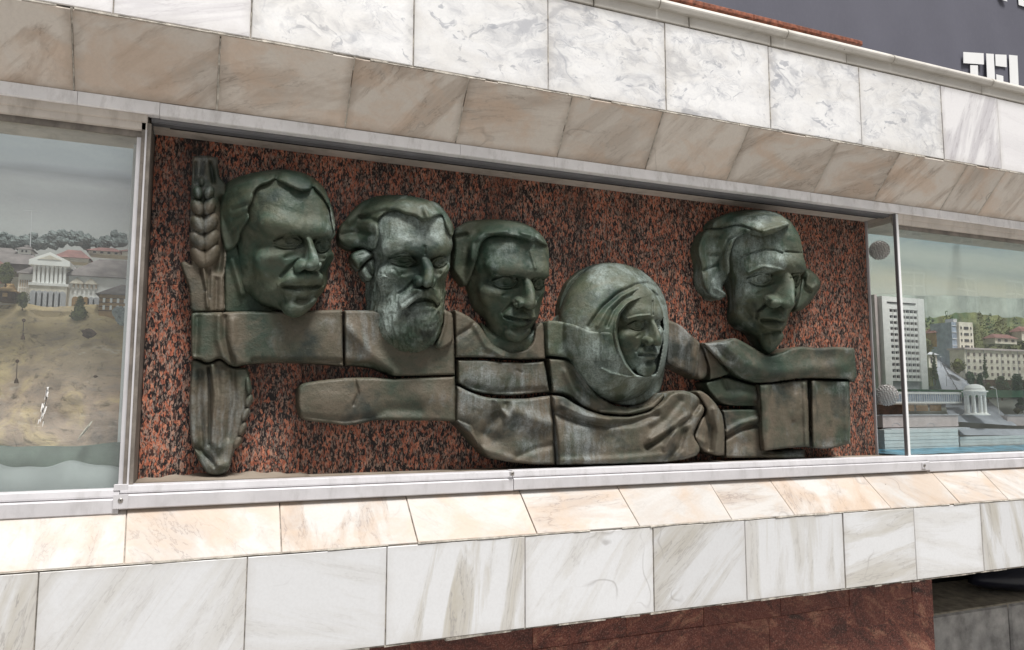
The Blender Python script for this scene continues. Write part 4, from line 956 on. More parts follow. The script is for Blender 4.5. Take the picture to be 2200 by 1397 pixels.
hm = piece('helmet', [(1200,664),(1204,640),(1219,605),(1245,581),(1275,568),(1306,564),(1340,567),(1375,579),(1403,601),(1422,625),(1432,650),(1438,700),(1435,750),(1430,783),(1424,815),(1418,842),(1396,862),(1360,872),(1320,868),(1285,850),(1262,825),(1230,780),(1205,720)],
     .2, M_BRONZE3, t4, [('r', [(1265,701),(1296,659),(1330,630),(1367,613),(1391,609),(1413,618),(1429,642),(1436,686)], 4.5, -.020), ('r', [(1304,700),(1318,667),(1340,643),(1367,629),(1391,625),(1413,636),(1424,656)], 4, -.018),
      ('r', [(1284,700),(1306,663),(1336,636),(1368,620),(1391,616),(1414,628)], 4, .008), ('r', [(1294,793),(1315,803),(1345,809),(1385,812),(1415,809)], 3, .014), ('s', [(1415,813),(1385,816),(1345,813),(1315,807),(1290,797)], 10, .012)],
     depth=helmet_depth, thick=.012, rim=6, drop=.0, rough=.003, seed=3, step=1.5)
piece('helmet_collar', [(1174,688),(1200,690),(1235,697),(1262,709),(1290,713),(1316,712),(1320,735),(1328,760),(1338,776),(1320,779),(1290,778),(1240,776),(1212,767),(1176,764)], .16, M_BRONZE3, hm,
     [('r', [(1288,714),(1288,777)], 2, -.006)], depth=lambda x, y: np.minimum(helmet_depth(x, y), WALLY-.13), thick=.022, rim=6, drop=.3, seed=6)
# --- 5: man with long side hair
t5, f5, d5 = head_thing(5, face_ops(gaunt=1.0, brow=.84, nose=1.1, jaw=1.12, nw=1.1, lips=1.35)+[E_((0, -2, -11), (3.6, 4.0, 4.5), 1.0)], POSE[5],
    'tall green bronze bust of a gaunt man with long wavy side hair, at the right', 53)
piece('hair', [(1519,492),(1508,503),(1498,530),(1499,550),(1506,570),(1505,590),(1510,615),(1525,638),(1543,646),(1553,641),(1564,634),(1550,622),(1558,603),(1568,585),(1566,555),(1574,525),(1580,512),(1596,503),(1620,497),(1612,488),(1600,484),(1578,482),(1545,491)],
     .16, M_BRONZE, f5, [('r', [(1512,582),(1540,570),(1556,540),(1566,515),(1600,497)], 3, -.018), ('r', [(1525,550),(1547,546)], 4, -.012), ('r', [(1525,512),(1545,510)], 3, -.012), ('r', [(1533,600),(1535,620),(1560,632)], 3, .012), ('r', [(1545,570),(1532,600)], 5, -.012), ('b', 1520, 600, 14, 25, 0, .015)],
     depth=d5, thick=.035, seed=29, **HB)
piece('hair_crown', [(1525,492),(1533,472),(1565,457),(1600,451),(1640,450),(1671,457),(1688,469),(1699,483),(1690,487),(1671,498),(1653,506),(1635,503),(1618,495),(1600,486),(1580,484),(1555,490)],
     .16, M_BRONZE, f5, [('r', [(1575,480),(1620,470),(1680,478)], 6, -.008), ('r', [(1560,478),(1590,470),(1640,462)], 8, .01), ('r', [(1640,496),(1690,482)], 4, .01)], depth=d5, thick=.055, seed=37, **HB)
piece('side_curl', [(1729,573),(1746,583),(1759,596),(1765,613),(1754,632),(1736,656),(1721,668),(1703,671),(1708,650),(1714,620),(1722,595)], .12, M_BRONZE, f5,
     [('r', [(1738,590),(1733,610),(1745,620),(1754,612)], 4, .014), ('r', [(1728,600),(1728,620),(1742,628)], 3, -.012), ('r', [(1750,600),(1748,610)], 3, -.01)], rim=12, drop=.4, rough=.006)

# ================================================================= drapery, arms, wheat, book (each a separate casting)
cast = 'bronze blocks of the wall relief'
def block(name, label, outline, H, feats=(), catg='sculpture', **k):
    o = piece(name, outline, H, M_BRONZE2, None, feats, **k)
    return tag(o, label, catg, cast)
# wheat column
wt = empty('wheat_relief', P(440, 1015, WALLY), 'tall bronze wheat ear on a narrow strip at the left end of the relief', 'sculpture', cast)
piece('stalk_panel', [(414,336,1),(440,334),(468,338,1),(470,380),(486,395),(486,560),(481,600),(484,670),(410,672),(406,620),(396,592),(387,567),(396,560),(412,572),(410,520),(409,440),(412,380)], .10, M_BRONZE2, wt,
     [('r', [(437,350),(434,372),(430,392)], 4, -.025), ('r', [(452,350),(456,372),(459,392)], 4, -.025), ('r', [(421,350),(420,390)], 3, -.02), ('r', [(478,430),(480,520),(470,580)], 8, -.045),
      ('r', [(437,575),(443,620),(446,660)], 3.5, .02), ('r', [(431,578),(441,625)], 2.5, -.015), ('r', [(450,580),(448,640)], 2.5, -.012), ('r', [(466,600),(464,670)], 5, -.014), ('d', 433, 390, 8, 13, 0, .03, .09)], rim=4.3, drop=0.78)
ker = [(424,414,12,16,-14),(449,414,12,16,14),(424,445,15,21,-24),(450,443,15,21,24),(426,481,17,25,-30),(451,479,17,25,30),(426,517,18,26,-30),(452,515,18,26,30),(429,551,18,30,-30),(452,549,18,30,30)]
for x, y, rx, ry, a in ker:
    n = 14; ol = [(x+rx*math.cos(2*math.pi*i/n)*math.cos(math.radians(a))-ry*math.sin(2*math.pi*i/n)*math.sin(math.radians(a)), y+rx*math.cos(2*math.pi*i/n)*math.sin(math.radians(a))+ry*math.sin(2*math.pi*i/n)*math.cos(math.radians(a))) for i in range(n)]
    piece('kernel', ol, .165-.00024*(y-400), M_BRONZE2, wt, rim=18, drop=.70, rough=.002, step=2.4)
block('relief_block', 'bronze drapery block under the chin of the moustached bust, with two hanging folds',
      [(410,672),(484,671),(520,669),(600,670),(735,665,1),(737,786,1),(690,782),(600,778),(560,780),(525,783),(505,789),(490,783),(478,771),(466,770),(455,779),(440,779),(428,772),(411,770)], .125,
      [('r', [(482,680),(482,720),(490,760),(500,780)], 6, -.02), ('r', [(470,680),(470,730),(485,778)], 9, .018), ('r', [(500,690),(500,740),(512,775)], 10, .012), ('b', 650, 730, 60, 35, 0, .012), ('r', [(424,680),(420,760)], 7, -.016), ('r', [(545,776),(735,778)], 6, -.022)], rim=5, drop=0.78, seed=2)
lw = empty('wheat_relief', P(465, 1022, WALLY), 'lower bronze wheat stalk with folded leaf edge standing on the ledge', 'sculpture', cast)
piece('leaf', [(411,772),(428,774),(440,781),(455,781),(466,772),(478,773),(490,785),(505,791),(532,789),(537,815),(538,850),(528,895),(520,935),(505,965),(498,985),(492,1012),(470,1022),(445,1019),(436,1005),(424,985),(410,950),(407,900),(407,850),(410,800)], .1, M_BRONZE2, lw,
      [('r', [(449,790),(451,860),(450,955)], 3, -.03), ('r', [(455,780),(463,850),(455,950)], 6, .02), ('r', [(430,800),(428,860),(434,960)], 7, -.018), ('r', [(480,800),(476,880),(470,960)], 10, .02), ('r', [(500,800),(504,860),(490,940)], 7, -.015), ('r', [(420,960),(440,975),(452,985),(460,1000)], 5, -.025), ('b', 470, 1000, 20, 10, 0, .02)], rim=5, drop=0.68)
for x, y, rx, ry, a in [(533,830,8,22,-5),(534,862,9,16,20),(527,890,9,18,25),(520,922,9,18,25),(510,950,9,16,30)]:
    n = 12; ol = [(x+rx*math.cos(2*math.pi*i/n)*math.cos(math.radians(a))-ry*math.sin(2*math.pi*i/n)*math.sin(math.radians(a)), y+rx*math.cos(2*math.pi*i/n)*math.sin(math.radians(a))+ry*math.sin(2*math.pi*i/n)*math.cos(math.radians(a))) for i in range(n)]
    piece('kernel', ol, .125, M_BRONZE2, lw, rim=7.4, drop=0.68, rough=.002, step=2.4)
block('relief_block', 'bronze arm block between the two left busts, stepping down under the beard',
      [(740,667,1),(783,667),(810,668),(880,700),(950,700),(973,690),(977,740),(977,806,1),(900,808),(845,808),(825,800),(800,790),(770,786),(741,786,1)], .12,
      [('r', [(745,700),(800,760),(850,800)], 12, .014), ('r', [(741,782),(790,783),(835,803)], 7, -.03), ('b', 770, 710, 25, 30, 0, .012)], rim=4.3, drop=0.78, seed=5)
block('relief_block', 'small bronze collar block between beard and the shaven bust',
      [(945,650),(958,668),(972,672),(974,700),(974,735),(960,745),(944,752),(930,745),(945,720),(952,690)], .155, [('r', [(958,672),(955,700),(942,740)], 4, .015)], rim=3.7, drop=0.68, seed=8)
block('relief_block', 'long low bronze arm block reaching left across the bare granite',
      [(641,832),(652,823),(690,817),(740,812),(800,811),(840,814),(880,812),(977,808,1),(980,860),(981,907,1),(940,904),(870,904),(830,902),(800,904),(770,912),(740,915),(712,910),(670,906),(646,900),(640,870)], .12,
      [('r', [(762,815),(770,845),(760,870)], 3, -.012), ('r', [(800,900),(830,880),(900,880)], 12, -.012), ('b', 700, 860, 40, 25, 0, .01), ('b', 920, 850, 40, 22, 0, .012), ('r', [(650,895),(740,905),(800,895)], 7, -.012)], rim=6.2, drop=0.78, seed=12)
block('relief_block', 'bronze shoulder block under the neck of the shaven bust',
      [(977,666,1),(992,672),(1010,682),(1032,700),(1045,722),(1065,745),(1100,757),(1130,752),(1146,735),(1150,700),(1166,690),(1170,720),(1172,772,1),(1130,773),(1080,770),(1040,768),(979,768,1)], .135,
      [('r', [(982,722),(1010,705),(1020,695)], 5, -.014), ('r', [(1020,700),(1045,745),(1080,765)], 6, .012), ('b', 1000, 745, 20, 20, 0, .01)], rim=3.7, drop=0.73, seed=15)
block('relief_block', 'flat upper chest block of bronze directly below the neck of the shaven bust',
      [(983,773,1),(1040,773),(1075,778),(1130,779),(1168,776,1),(1174,800),(1181,842,1),(1140,846),(1100,850),(1060,848),(1020,842),(1000,832),(984,822,1)], .13,
      [('b', 1060, 810, 60, 22, 0, .01), ('r', [(1000,826),(1060,842),(1170,838)], 6, -.014), ('r', [(1110,795),(1120,800)], 3, -.006)], rim=4.3, drop=0.8, seed=18)
block('relief_block', 'lower-left bronze chest block with a slanting bottom edge resting near the ledge',
      [(983,829,1),(1010,843),(1040,853),(1070,857),(1130,857),(1182,850,1),(1188,900),(1192,960),(1193,999,1),(1150,999),(1100,994),(1055,986),(1034,968),(1010,935),(990,915),(979,904,1)], .15,
      [('s', [(1030,965),(1010,915),(985,905)], 20, -.03), ('r', [(1065,858),(1078,880),(1090,895)], 7, .022), ('r', [(1085,870),(1060,900),(1040,930)], 12, -.025), ('r', [(1100,880),(1160,905),(1190,910)], 14, .02), ('b', 1060, 945, 22, 16, 0, -.022), ('b', 1150, 945, 25, 22, 0, -.018), ('r', [(1110,980),(1150,965),(1190,955)], 7, -.012), ('r', [(1040,965),(1100,985)], 7, .01)], rim=5.6, drop=0.78, seed=21)
block('relief_block', 'curved bronze neck ring slab left below the space helmet',
      [(1178,770,1),(1212,772),(1240,782),(1262,822),(1285,852),(1320,872),(1365,877),(1400,866),(1424,842),(1432,850),(1412,875),(1380,890),(1330,893),(1280,887),(1250,872),(1225,852),(1205,845),(1186,844,1)], .15,
      [('r', [(1235,800),(1262,840),(1300,868),(1345,877)], 5, -.014), ('r', [(1215,800),(1235,840),(1262,868)], 8, .014), ('r', [(1290,884),(1350,888),(1400,874)], 5, .02)], rim=5, drop=0.73, seed=24)
block('relief_block', 'broad draped bronze chest block beneath the space helmet',
      [(1186,850,1),(1210,852),(1235,868),(1262,882),(1300,893),(1350,896),(1395,885),(1425,862),(1438,845),(1462,838),(1482,842),(1500,852),(1515,880),(1500,910),(1488,935),(1505,960),(1500,978),(1470,988),(1430,994),(1330,997),(1200,999,1),(1197,950),(1191,900)], .185,
      [('r', [(1192,885),(1240,905),(1300,915),(1360,908),(1410,890)], 8, -.026), ('r', [(1210,872),(1260,895),(1310,903)], 6, .018), ('r', [(1505,865),(1480,900),(1430,935),(1390,960)], 6, -.034), ('r', [(1485,890),(1440,925),(1400,945)], 7, .022),
       ('r', [(1460,860),(1430,900),(1400,920)], 9, -.016), ('b', 1230, 950, 35, 30, 0, .018), ('b', 1310, 940, 45, 25, 0, -.02), ('r', [(1470,925),(1460,960),(1440,985)], 7, -.024), ('r', [(1455,920),(1430,960)], 7, .018), ('b', 1350, 975, 60, 14, 0, -.012), ('b', 1270, 975, 30, 15, 20, -.014), ('r', [(1200,990),(1330,985),(1450,975)], 6, .008)], rim=7.4, drop=0.8, seed=27)
block('relief_block', 'pointed bronze sleeve fold right of the helmeted chest block',
      [(1492,842),(1504,838),(1522,850),(1540,870),(1552,890),(1557,925),(1556,978,1),(1540,980),(1515,972),(1500,960),(1490,938),(1504,905),(1518,882),(1508,862)], .165,
      [('r', [(1510,880),(1525,920),(1522,965)], 7, -.024), ('r', [(1535,880),(1545,930),(1540,970)], 7, .015), ('r', [(1495,940),(1512,950)], 6, .014)], rim=4.3, drop=0.73, seed=30)
block('relief_block', 'bronze shoulder block between the space helmet and the right-hand bust',
      [(1432,686),(1448,692),(1464,700),(1482,718),(1503,736,1),(1512,758),(1521,785),(1520,806),(1512,815),(1496,815),(1480,806),(1455,793),(1431,783)], .12,
      [('r', [(1505,745),(1498,775),(1494,808)], 4, -.014), ('r', [(1436,785),(1465,802),(1495,815)], 6, -.02), ('b', 1460, 740, 22, 25, 30, .014)], rim=4.3, drop=0.78, seed=33)
block('relief_block', 'small triangular bronze lapel block below the left end of the scarf',
      [(1508,740,1),(1522,750),(1540,770),(1562,796),(1568,803),(1550,810),(1524,817,1),(1524,790),(1515,762)], .125, [], rim=3.1, drop=0.78, seed=36)
block('relief_block', 'wide curving bronze scarf block under the chin of the right-hand bust',
      [(1508,737,1),(1540,736),(1560,732),(1577,725),(1592,732),(1620,748),(1650,765),(1676,758),(1700,747),(1725,744),(1755,748),(1785,745),(1812,746),(1835,748,1),(1838,780),(1841,812),(1832,823),(1822,816),(1780,814),(1740,813),(1705,815),(1665,822),(1625,824),(1590,813),(1562,792),(1535,765)], .175,
      [('r', [(1560,745),(1600,780),(1660,800),(1720,795),(1800,785)], 16, .022), ('r', [(1560,790),(1610,815),(1680,815)], 7, -.02), ('b', 1790, 775, 30, 20, 0, -.012), ('r', [(1540,745),(1570,770)], 8, -.014), ('b', 1680, 775, 30, 15, 0, .012)], rim=5, drop=0.73, seed=39)
block('relief_block', 'upper bronze cuff block left of the book',
      [(1514,822),(1530,818),(1558,810),(1575,815),(1598,822),(1625,828,1),(1630,850),(1632,873,1),(1600,873),(1570,872),(1545,866),(1530,850),(1520,838)], .125,
      [('b', 1600, 850, 25, 12, 0, .016), ('r', [(1555,815),(1562,835)], 6, -.016), ('r', [(1545,862),(1600,868),(1630,866)], 5, -.014)], rim=3.7, drop=0.73, seed=42)
block('relief_block', 'lower bronze forearm block left of the book, standing on the ledge',
      [(1551,881,1),(1590,879),(1632,880,1),(1634,930),(1634,968),(1680,970),(1729,966,1),(1729,985,1),(1640,985),(1558,984,1),(1558,925),(1555,900)], .12,
      [('r', [(1560,940),(1590,922),(1630,912)], 5, -.028), ('r', [(1558,930),(1590,912),(1628,900)], 7, .018), ('b', 1600, 955, 20, 15, 0, -.012), ('r', [(1640,972),(1728,970)], 4, -.02)], rim=3.7, drop=0.78, seed=45)
bk = empty('bronze_book', P(1735, 960, WALLY), 'open bronze book with two upright pages below the scarf', 'sculpture', cast)
piece('page', [(1630,826,1),(1665,824),(1700,818),(1735,816,1),(1738,890),(1740,960,1),(1700,962),(1640,969,1),(1635,930),(1634,880)], .165, M_BRONZE2, bk,
      [('r', [(1646,835),(1650,965)], 8, .016), ('r', [(1728,825),(1732,955)], 5, .014), ('r', [(1690,830),(1695,955)], 20, -.012), ('r', [(1712,850),(1705,900)], 5, .006)], rim=3.7, drop=0.78, seed=48)
piece('page', [(1741,816,1),(1780,818),(1825,818,1),(1827,890),(1827,953,1),(1800,961),(1770,965),(1744,962,1),(1742,890)], .165, M_BRONZE2, bk,
      [('r', [(1748,822),(1750,960)], 5, .014), ('r', [(1785,830),(1785,950)], 18, -.012), ('r', [(1818,830),(1820,945)], 6, .012)], rim=3.7, drop=0.78, seed=51)

piece('neck', [(1030,690),(1060,715),(1100,728),(1140,715),(1154,690),(1152,762),(1130,771),(1070,768),(1040,740)], .095, M_BRONZE, t3, [('b', 1100, 740, 35, 30, 0, .02)], rim=10, drop=.6)
piece('back_plate', [(483,430),(500,470),(512,540),(530,600),(560,650),(600,672),(482,673)], .05, M_BRONZE, t1, [('r', [(500,560),(520,630)], 8, .02)], rim=6, drop=.8)
# ================================================================= town models behind the glass
M_MWHITE = simple('model_white', (.90, .89, .87), .7, 0, .06, 30, .05)
M_MCREAM = simple('model_cream', (.76, .70, .60), .8, 0, .12, 30, .05, dirt=((.40, .30, .20), .5), dscale=30)
M_MTAN = simple('model_tan_wood', (.42, .27, .13), .8, 0, .25, 30, .1)
M_MBROWN = simple('model_dark_brown', (.10, .06, .04), .8, 0, .3, 30, .1)
M_MROOF = simple('model_grey_roof', (.17, .145, .14), .8, 0, .25, 20, .1)
M_MROOFR = simple('model_red_roof', (.20, .095, .085), .8, 0, .25, 20, .1)
M_MGREY = simple('model_grey', (.50, .50, .53), .7, 0, .1, 20, .05)
M_MBLUEG = simple('model_glass_blue', (.36, .42, .52), .4, 0, .2, 20, 0)
M_MDARK = simple('model_window_dark', (.07, .07, .08), .5, 0, .2, 40, 0)
M_MROAD = simple('model_road', (.33, .34, .38), .8, 0, .15, 10, .1)
M_MSTONE = simple('model_retaining_wall', (.66, .69, .68), .7, 0, .08, 12, .1)
M_MPINK = simple('model_pinkish_wall', (.58, .50, .49), .7, 0, .1, 12, .1)
M_MWATER = simple('model_water', (.10, .26, .36), .35, 0, .5, 9, .8)
M_MGREEN = simple('model_dark_green', (.055, .115, .045), .9, 0, .5, 40, .8)
M_MOLIVE = simple('model_olive_green', (.15, .16, .06), .9, 0, .5, 40, .8)
M_MGREYB = simple('model_grey_bush', (.34, .38, .38), .9, 0, .3, 40, .8)
M_MFAR = simple('painted_far_trees', (.15, .17, .165), .9, 0, .4, 40, .6)
M_MLAWN = simple('model_lawn', (.045, .14, .075), .9, 0, .25, 15, .3)
M_MSTEP = simple('model_pale_water_step', (.27, .29, .285), .6, 0, .12, 4, .2)
M_MGREENW = simple('model_green_water', (.115, .145, .12), .6, 0, .35, 5, .5)
def hill_mat():
    m, t, b = new_mat('model_hillside'); g = N(t); co = g.co(); w = warp(g, co, 3, .3)
    a = g.noise(w, 2.6, 6, .65, .6); c = g.noise(g.co((1, 1, 2.5), (0, .7, 0)), 9, 6, .7, .5); e = g.noise(w, 30, 4, .7)
    col = g.ramp(a, [(.32, (.26, .20, .17)), (.46, (.46, .34, .26)), (.56, (.62, .47, .28)), (.68, (.66, .54, .46))])
    sx = g.n('ShaderNodeSeparateXYZ'); g.L(co, sx.inputs[0])
    up_ = g.ramp(sx.outputs[2], [(.02, 0), (.35, 1)]); col = g.mix(g.math('MULTIPLY', up_, .5), col, (.62, .50, .26))
    col = g.mix(g.ramp(c, [(.50, 0), (.66, .6)]), col, (.27, .23, .21)); col = g.mix(g.ramp(c, [(.30, .5), (.42, 0)]), col, (.70, .62, .54))
    col = g.mix(g.ramp(e, [(.3, .7), (.45, 0)]), col, (.10, .08, .05))
    g.L(col, b.inputs['Base Color']); b.inputs['Roughness'].default_value = .9; g.bump(c, .6, .02, b); return m
M_HILL = hill_mat()
def sky_paint(name, z0, z1, stops, ang, cl, clc, seed=0.0):
    "flat painted sky board: bands by height plus brushed clouds"
    m, t, b = new_mat(name); g = N(t); co = g.co(); sx = g.n('ShaderNodeSeparateXYZ'); g.L(co, sx.inputs[0])
    h = g.math('DIVIDE', g.math('SUBTRACT', sx.outputs[2], z0), z1-z0)
    h = g.math('ADD', h, g.math('MULTIPLY', g.math('SUBTRACT', g.noise(g.co((.5, 1, 1.5)), 2.5, 5, .6), .5), .10))
    c = g.ramp(h, stops); n = g.noise(warp(g, g.co((.35, 1, 1.6), (0, ang, 0)), 2, .4), 2.2, 6, .62, .4)
    c = g.mix(g.ramp(n, [(.45, 0), (.62, cl)]), c, clc); f = g.noise(co, 60, 4, .7); c = g.mix(g.ramp(f, [(.3, .12), (.55, 0)]), c, (.15, .16, .17))
    g.L(c, b.inputs['Base Color']); b.inputs['Roughness'].default_value = .8; return m

def blob_tree(name, parent, base, h, r, mat, n=160, trunk=True, label=None, conical=False, sq=1.0, cat=None, group=None, kind=None):
    rr = random.Random(int(base[0]*1000)+n); t = empty(name, base, label, cat, group) if parent is None else None
    par = t if t is not None else parent
    mb = MB()
    for i in range(n):
        a = rr.uniform(0, 6.283); q = rr.random()**.6; zz = rr.uniform(.12, 1)
        rad = r*q*((1.15-zz) if conical else math.sqrt(max(.05, 1-(2*zz-1.05)**2)))
        c = Vector((base[0]+rad*math.cos(a), base[1]+rad*math.sin(a)*sq, base[2]+h*zz)); s_ = r*rr.uniform(.09, .20)
        d = [Vector((rr.uniform(-1, 1), rr.uniform(-1, 1), rr.uniform(-1, 1))).normalized()*s_ for _ in range(4)]
        mb.add([c+v for v in d], [(0,1,2),(0,3,1),(0,2,3),(1,3,2)])
    for i in range(10):
        zz = .2+.7*i/9; rad = r*(.75*(1.1-zz) if conical else .62*math.sqrt(max(.05, 1-(2*zz-1.05)**2)))
        lump(mb, (base[0]+rr.uniform(-.35, .35)*rad, base[1]+rr.uniform(-.35, .35)*rad*sq, base[2]+h*zz), rad*rr.uniform(.8, 1.1), i+n)
    if t is None: return mb.build(name, mat, parent, fix=False)
    mb.build('crown', mat, t, fix=False)
    if trunk: MB().tube((base[0], base[1], base[2]-.01), (base[0], base[1], base[2]+h*.45), r*.10, r*.05, 6).build('trunk', M_MBROWN, t)
    return t
def lump(mb, c, r, seed):
    "one knobbly leaf mass"
    n = len(mb.v); rows, cols = 7, 10; pts = []
    for i in range(rows+1):
        for j in range(cols):
            a = math.pi*i/rows; b_ = 2*math.pi*j/cols+.3*i; pts.append((math.sin(a)*math.cos(b_), math.sin(a)*math.sin(b_), math.cos(a)))
    q_ = np.array(pts); k_ = 1+.28*noise3(q_*2.6, seed)+.16*noise3(q_*6, seed+1)
    mb.add([(c[0]+x*r*k, c[1]+y*r*k, c[2]+z*r*k) for (x, y, z), k in zip(pts, k_.tolist())], [(i*cols+j, i*cols+(j+1) % cols, (i+1)*cols+(j+1) % cols, (i+1)*cols+j) for i in range(rows) for j in range(cols)])
def grid_windows(parent, x0, x1, z0, z1, y, nx, nz, wf, hf, mat, frame=None, d=.004, name='window', skip=None):
    cx, cz = (x1-x0)/nx, (z1-z0)/nz; first = None; base = parent_origin(parent)
    for j in range(nz):
        for i in range(nx):
            if skip and skip(i, j): continue
            if first is None:
                mb = MB(); mb.box(-cx*wf/2, cx*wf/2, -d, 0, -cz*hf/2, cz*hf/2); o = mb.build(name, mat, parent); first = o.data
                if frame: fr = MB().box(-cx*.03, cx*.03, -d*1.8, -d*1.05, -cz*hf/2, cz*hf/2).box(-cx*wf/2-cx*.05, cx*wf/2+cx*.05, -d*2.5, -d*.2, -cz*hf/2-cz*.10, -cz*hf/2-.0005).build('window_frame', frame, o); fm_ = fr.data
            else:
                o = bpy.data.objects.new(name, first); COL.objects.link(o); o.parent = parent
                if frame: fr = bpy.data.objects.new('window_frame', fm_); COL.objects.link(fr); fr.parent = o
            o.location = Vector((x0+cx*(i+.5), y, z0+cz*(j+.5)))-base
            if frame: fr.location = (0, 0, 0)

# ---- left model: mansion above a bare slope and water
YL = 4.3                               # painted board
zt_, zb_ = P(0, 235, YL)[2], P(0, 600, YL)[2]
m_ = sky_paint('painted_grey_sky', P(0,560,YL)[2], P(0,240,YL)[2], [(0, (.50, .49, .47)), (.25, (.42, .42, .42)), (.45, (.30, .30, .31)), (.55, (.32, .32, .33)), (.62, (.20, .20, .22)), (.68, (.32, .34, .36)), (1, (.30, .33, .36))], .1, .35, (.46, .48, .48))
tag(MB().box(-2.3, -.12, YL, YL+.02, 0.0, 1.49).build('sky_backdrop', m_), 'painted grey cloudy sky board at the back of the left window', 'backdrop')
def rp(px, py, Y): return Vector(P(px, py, Y))
# tree line and small far houses (cut-out relief on the board)
tl = empty('far_treeline', rp(60, 520, 4.22), 'strip of faint grey trees behind the small roofs in the left model', 'trees', kind='stuff')
for i in range(26):
    px = -120+i*15+random.uniform(-5, 5); b0 = rp(px, 529, 4.22); hh_ = random.uniform(.02, .07); mb = MB()
    for k in range(7): lump(mb, (b0.x+random.uniform(-.05, .05), b0.y+random.uniform(-.02, .02), b0.z+random.uniform(0, hh_)), random.uniform(.010, .026), i*9+k)
    mb.build('tree_clump', M_MFAR, tl, fix=False)
def model_house(px0, px1, py0, pyE, pyR, Y, wall, roof, label, dep=.10, nw=3, group='little background houses in the left model', win=M_MDARK, cat='model house'):
    a, c = rp(px0, py0, Y), rp(px1, py0, Y); ze = rp(px0, pyE, Y).z; zr = rp(px0, pyR, Y).z
    h = empty('model_house', (a.x, Y, a.z), label, cat, group)
    MB().box(a.x, c.x, Y, Y+dep, a.z, ze).build('wall', wall, h)
    e = .012; ym = Y+dep/2; MB().add([(a.x-e, Y-e, ze), (c.x+e, Y-e, ze), (c.x+e, Y+dep+e, ze), (a.x-e, Y+dep+e, ze), (a.x+dep*.4, ym, zr), (c.x-dep*.4, ym, zr)], [(0,1,5,4),(2,3,4,5),(1,2,5),(3,0,4),(3,2,1,0)]).build('roof', roof, h)
    if nw: grid_windows(h, a.x+.01, c.x-.01, a.z+(ze-a.z)*.2, ze, Y, nw, 1, .4, .55, win, d=.003)
    return h
model_house(-60, 40, 552, 541, 524, 4.12, M_MCREAM, M_MROOF, 'tiny cream house with dormer at the far left of the left model', nw=5)
model_house(38, 66, 545, 535, 522, 4.10, M_MWHITE, M_MROOF, 'tiny white gabled house left of the mast in the left model', nw=2)
model_house(-60, 95, 578, 562, 530, 4.02, M_MROOF, M_MROOF, 'broad low grey-roofed house behind the mansion in the left model', nw=0, dep=.18)
model_house(-60, 12, 600, 572, 552, 3.92, M_MROOFR, M_MROOFR, 'pinkish red roofed shed at the left edge of the left model', nw=0)
model_house(190, 262, 545, 538, 526, 4.1, M_MCREAM, M_MROOFR, 'tiny house with dull red roof right of the distance trees in the left model', nw=4)
model_house(262, 330, 550, 540, 528, 4.0, M_MCREAM, M_MROOFR, 'second tiny red-roofed house by the right window edge in the left model', nw=2)
model_house(120, 190, 560, 552, 531, 4.05, M_MCREAM, M_MROOFR, 'little muddy red roof just behind the portico in the left model', nw=0)
mast = empty('model_mast', rp(65, 528, 4.05), 'thin grey lattice mast standing before the painted sky in the left model', 'mast')
MB().tube(rp(65, 530, 4.05), rp(68, 452, 4.05), .002, .001, 5).box(rp(65,460,4.05).x-.03, rp(65,460,4.05).x+.04, 4.045, 4.05, rp(65,454,4.05).z, rp(65,454,4.05).z+.002).build('pole', M_MGREY, mast)
# mansion
YM = 3.72
ms = empty('model_mansion', rp(110, 665, YM), 'cream model mansion with columned portico, pediment and arcaded ground floor', 'model building')
def q(px, py): v = rp(px, py, YM); return v.x, v.z
x0, zf = q(34, 625)[0], q(90, 660)[1]; xa, xb, xc = q(71, 600)[0], q(145, 600)[0], q(213, 600)[0]
zfl = q(110, 617)[1]; zev = q(110, 574)[1]; zap = q(105, 545)[1]; zw = q(50, 586)[1]; zr = q(180, 592)[1]
MB().box(x0, xa, YM+.03, YM+.25, zf-.05, zw).build('left_wing', M_MWHITE, ms)
MB().box(xb, xc+.22, YM+.03, YM+.25, zf-.09, zr).build('right_wing', M_MWHITE, ms)
MB().box(xa, xb, YM+.045, YM+.25, zf-.05, zev).build('body', M_MCREAM, ms)
MB().box(xa-.005, xb+.005, YM-.03, YM+.045, zf-.08, zfl).build('arcade', M_MCREAM, ms)
MB().box(xa-.01, xb+.01, YM-.035, YM+.05, zfl+.0005, zfl+.012).build('balcony', M_MWHITE, ms)
MB().prismy([(xa-.012, zev), (xb+.012, zev), (xb+.012, zev+.022), ((xa+xb)/2, zap), (xa-.012, zev+.022)], YM-.04, YM+.25).build('pediment', M_MWHITE, ms)
MB().prismy([(xa+.02, zev+.026), (xb-.02, zev+.026), ((xa+xb)/2, zap-.014)], YM-.0425, YM-.0405).build('tympanum', M_MCREAM, ms)
for i in range(8):
    x = xa+.008+(xb-xa-.016)*i/7
    MB().lathe((x, YM-.022, zfl+.013), [(.0075, 0), (.0065, .006), (.0058, zev-zfl-.02), (.0085, zev-zfl-.0135)], 8).build('column', M_MWHITE, ms)
    if i < 7: MB().box(x+.009, x+(xb-xa-.016)/7-.009, YM+.036, YM+.0445, zfl+.02, zev-.02).build('window', M_MTAN, ms)
for i in range(6):
    cx_ = xa+(xb-xa)*(i+.5)/6; w_ = .014; pts = [(cx_-w_, zf-.075), (cx_+w_, zf-.075), (cx_+w_, zfl-.035)]+[(cx_+w_*math.cos(a), zfl-.035+w_*math.sin(a)) for a in (.8, 1.57, 2.3)]+[(cx_-w_, zfl-.035)]
    MB().prismy(pts, YM-.034, YM-.031).build('arch', M_MGREY, ms)
